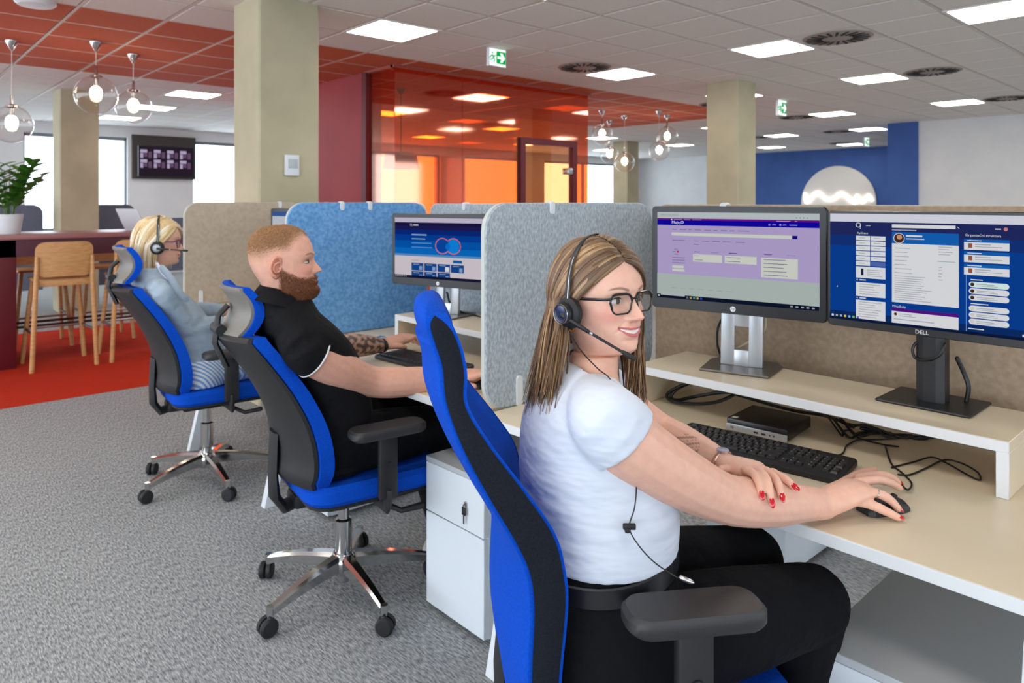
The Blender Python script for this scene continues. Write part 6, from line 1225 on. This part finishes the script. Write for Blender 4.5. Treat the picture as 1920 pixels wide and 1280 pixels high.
# collar: a leaning band round the neck
q = MB(); rg = []
cc = Vector((1.030, 2.248, 1.088)); tilt = Matrix.Rotation(math.radians(16), 3, lwM)
for z, r in ((-0.022, 0.086), (0.0, 0.077), (0.020, 0.072), (0.024, 0.076), (0.0, 0.086), (-0.026, 0.100)):
    rg.append([tuple(cc + tilt @ Vector((r * math.cos(t) * 1.02, r * math.sin(t), z - 0.012 * max(0, math.cos(t))))) for t in np.linspace(0, 2 * PI, 36, endpoint=False)])
loft(q, rg, cap=False); obj('collar', q, M_polo, ps)
tr = MB(); rings_mesh(tr, [(1.20, 2.30, 0.484, .15, .14, .18), (1.205, 2.30, 0.55, .16, .145, .19), (1.21, 2.298, 0.62, .15, .14, .18)], yM, 30)
for sg, kn, an in ((-1, Vector((1.635, 2.16, 0.565)), Vector((1.69, 2.16, 0.09))), (1, Vector((1.65, 2.38, 0.565)), Vector((1.73, 2.30, 0.07)))):
    h_ = Vector((1.21, 2.30, 0.57)) + lwM * sg * 0.10; limb(tr, [(h_, 0.10), (h_.lerp(kn, 0.5), 0.095), (kn, 0.070)], 16, 16); limb(tr, [(kn, 0.068), (kn.lerp(an, 0.4), 0.066), (an, 0.050)], 14, 14)
obj('trousers', voxel(tr, 0.008, 5, 'trousers'), M_blackcloth, PM)
shoe(PM, (1.595, 2.165, 0), 0.0, mat('sneaker_white', (214, 212, 204), 0.6)); shoe(PM, (1.645, 2.30, 0), 0.0, MATS['sneaker_white'])
wt = thing('smartwatch', 'black smartwatch on the bearded man\'s tattooed left wrist', 'watch', wL - d2 * 0.008); upm = s2_.cross(d2)
q = MB(); q.tube([s2_ * (0.0345 * math.cos(a)) + upm * (0.0295 * math.sin(a)) for a in np.linspace(0, 2 * PI, 29)], [(0.002, 0.011)] * 29, 8, up=tuple(d2)); obj('strap', q, M_dark, wt)
q = MB(); q.rbox(-0.019, 0.019, -0.017, 0.017, 0, 0.009, 0.004, M=frame(upm * 0.029, d2, upm.cross(d2))); obj('case', q, M_silver, wt)

# ---------------------------------------------------------------- the blonde woman
yB = math.radians(-4); lwB = Vector((-math.sin(yB), math.cos(yB), 0)); fwB = Vector((math.cos(yB), math.sin(yB), 0))
MhB = T(1.085, 3.735, 1.203) @ RZ(math.radians(-25)) @ RY(math.radians(2)) @ Matrix.Scale(1.0, 4)
skB = (216, 166, 142); HAIRC = MhB @ Vector((-0.006, 0, 0))
sR = Vector((1.045, 3.560, 0.978)); eR = at(352, 618, d=3.43); wR = at(425, 604, Z=0.795); kB = wR + Vector((0.075, 0.01, -0.005))
bb = MB(); limb(bb, [(sR + lwB * 0.05, 0.045), (sR, 0.052), (sR.lerp(eR, 0.5), 0.046), (eR, 0.041), (eR.lerp(wR, 0.5), 0.037), (wR, (0.027, 0.022)), (kB, (0.034, 0.018))], 28)
sL = Vector((1.065, 3.875, 0.978)); eL = Vector((1.27, 3.93, 0.83)); wL = at(430, 584, Z=0.805); kL_ = wL + Vector((0.075, -0.01, -0.008))
limb(bb, [(sL - lwB * 0.05, 0.045), (sL, 0.052), (sL.lerp(eL, 0.5), 0.046), (eL, 0.041), (eL.lerp(wL, 0.5), 0.037), (wL, (0.027, 0.022)), (kL_, (0.034, 0.018))], 28)
for kk in (kB, kL_):
    for o_ in (-0.026, -0.009, 0.009, 0.026): b0 = kk + Vector((0, o_, 0)); finger(bb, [b0, b0 + Vector((0.035, 0, 0.003)), b0 + Vector((0.058, 0, -0.010)), b0 + Vector((0.068, 0, -0.028))], 0.009, 0.007)
    finger(bb, [kk + Vector((-0.045, -0.03, -0.004)), kk + Vector((-0.01, -0.05, -0.012)), kk + Vector((0.02, -0.05, -0.02))], 0.010, 0.008)
TB = [(1.235, 3.70, 0.53, .12, .11, .15), (1.22, 3.70, 0.68, .11, .10, .14), (1.165, 3.705, 0.80, .11, .10, .14), (1.10, 3.71, 0.91, .10, .09, .14), (1.058, 3.715, 0.99, .08, .08, .13), (1.055, 3.72, 1.04, .05, .05, .07), (1.07, 3.728, 1.09, .043, .043, .048)]
rings_mesh(bb, TB, yB)
PB, Vh, Fh, info, Vw = person('blonde woman in a pale blue jacket working at the far desk', skB,
    dict(skin=skB, brow=(150, 112, 78), smile=0.3, open=0.0, lip=0.9, jaw=0.0, lipc=(190, 104, 100), hair=(206, 176, 128), stubble=0.8, hairline=([0, 30, 50, 65, 78, 95, 115, 180], [0.070, 0.066, 0.050, 0.025, 0.0, -0.02, -0.06, -0.085])), MhB, bb, 0.006, 0.6, (80, 70, 60), None, False)
hair_cap(PB, info, Vw, Fh, MhB, 0.3, 0.008, (196, 164, 116), (220, 192, 148))
def fallB(s, u, th, off, r, last):
    l = MhB.inverted() @ last; k = r.random(); e = MhB @ Vector((l.x * (0.8 if u > 0.4 else 1.0) - 0.006, l.y * (0.80 + 0.15 * k), -0.105 - 0.035 * r.random() - 0.02 * u)); m = MhB @ Vector((l.x * 1.03 - 0.004, l.y * 1.02, -0.065)); return [m, e]
BLN = [((206, 182, 140), (232, 214, 180)), ((190, 158, 108), (216, 188, 142)), ((222, 206, 176), (238, 228, 208)), ((176, 140, 92), (206, 174, 126))]
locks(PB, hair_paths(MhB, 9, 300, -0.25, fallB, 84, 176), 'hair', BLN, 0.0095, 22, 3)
M_jacket = mat('jacket_blue_grey', (140, 158, 174), 0.55, noise=(10, (156, 172, 186), 4), bump=(22, 0.6, 0.015))
jk = MB(); rings_mesh(jk, [(1.215, 3.70, 0.60, .165, .125, .185), (1.21, 3.70, 0.68, .155, .125, .175), (1.17, 3.705, 0.79, .145, .122, .172), (1.11, 3.71, 0.90, .135, .112, .172), (1.062, 3.715, 0.975, .105, .098, .168), (1.048, 3.718, 1.02, .075, .075, .125), (1.05, 3.72, 1.052, .06, .062, .082), (1.054, 3.722, 1.085, .062, .060, .070)], yB, 32)
for a_, b_, c_, r_ in ((sR, eR, wR, 1), (sL, eL, wL, 1)):
    limb(jk, [(a_ + (lwB if a_ is sR else -lwB) * 0.10, 0.052), (a_, 0.064), (a_.lerp(b_, 0.5), 0.058), (b_, 0.055), (b_.lerp(c_, 0.5), 0.048), (b_.lerp(c_, 0.86), 0.040)], 24, 16, round_=False)
jo = obj('jacket', voxel(jk, 0.006, 6, 'jacket'), M_jacket, PB)
q = MB(); q.tube(spl([at(301, 500, d=3.33), at(318, 518, d=3.30), at(335, 545, d=3.30), at(352, 565, d=3.32)], 14), [(0.006, 0.010), *[(0.008, 0.020)] * 12, (0.004, 0.008)], 8, up=(0.3, -0.9, 0.3)); obj('lapel', q, mat('lapel_grey', (132, 144, 154), 0.6, bump=(20, 0.4, 0.01)), jo)
q = MB(); q.tube(spl([at(294, 494, d=3.37), at(306, 512, d=3.345), at(322, 528, d=3.35)], 12), [(0.005, 0.010)] * 12, 8, up=(0.3, -0.9, 0.3), round_=True); obj('shirt_collar', q, M_cotton, PB)
M_skirt = mat('skirt_stripes', (96, 140, 190), 0.85); nt = M_skirt.node_tree; wv = nt.nodes.new('ShaderNodeTexWave'); wv.inputs['Scale'].default_value = 26; wv.inputs['Distortion'].default_value = 1.2; wv.inputs['Detail Scale'].default_value = 0.6; wv.bands_direction = 'DIAGONAL'
tc = nt.nodes.new('ShaderNodeTexCoord'); nt.links.new(tc.outputs['Object'], wv.inputs[0]); rp = nt.nodes.new('ShaderNodeValToRGB'); rp.color_ramp.elements[0].color = (*lin((120, 160, 206)), 1); rp.color_ramp.elements[1].color = (*lin((222, 228, 236)), 1); rp.color_ramp.elements[0].position = 0.35; rp.color_ramp.elements[1].position = 0.55
nt.links.new(wv.outputs['Fac'], rp.inputs[0]); nt.links.new(rp.outputs[0], nt.nodes['Principled BSDF'].inputs['Base Color'])
sk_ = MB(); rings_mesh(sk_, [(1.23, 3.70, 0.508, .16, .10, .20), (1.23, 3.70, 0.57, .17, .11, .21), (1.225, 3.70, 0.64, .16, .11, .19)], yB, 28)
limb(sk_, [(Vector((1.22, 3.70, 0.57)), (0.19, 0.10)), (Vector((1.42, 3.68, 0.575)), (0.17, 0.095)), (Vector((1.70, 3.67, 0.57)), (0.15, 0.08))], 16, 20); limb(sk_, [(Vector((1.72, 3.67, 0.56)), (0.08, 0.15)), (Vector((1.74, 3.67, 0.42)), (0.09, 0.16))], 8, 20, up=(0, 1, 0))
obj('skirt', voxel(sk_, 0.008, 5, 'skirt'), M_skirt, PB)
lg_ = MB()
for y_ in (3.59, 3.74): limb(lg_, [(Vector((1.72, y_, 0.50)), 0.055), (Vector((1.74, y_, 0.30)), 0.052), (Vector((1.74, y_, 0.08)), 0.036)], 12, 12)
lme_ = lg_.mesh('legs'); V_, F_ = mesh_arrays(lme_); obj('legs', color_mesh('legs', V_, F_, np.repeat(np.array(lin(skB))[None], len(V_), 0), M_skin), None, PB)
shoe(PB, (1.69, 3.59, 0), 0.0, M_blackcloth, 0.24); shoe(PB, (1.69, 3.74, 0), 0.0, M_blackcloth, 0.24)
glasses('purple-tinted glasses on the blonde woman', MhB, (96, 34, 84))
headset('black headset with straight boom microphone on the blonde woman', MhB, MhB.inverted() @ at(351, 470, d=3.42), -1)
wt = thing('gold_watch', 'chunky gold watch on the blonde woman\'s left wrist', 'watch', wL); q = MB(); q.tube([Vector((0, 0.032 * math.cos(a), 0.028 * math.sin(a))) for a in np.linspace(0, 2 * PI, 25)], [(0.004, 0.011)] * 25, 8, up=(1, 0, 0)); obj('strap', q, M_gold, wt)
q = MB(); q.lathe([(0, 0), (0.02, 0), (0.02, 0.008), (0, 0.009)], 20, M=T(0, -0.012, 0.026)); obj('face', q, M_gold, wt)
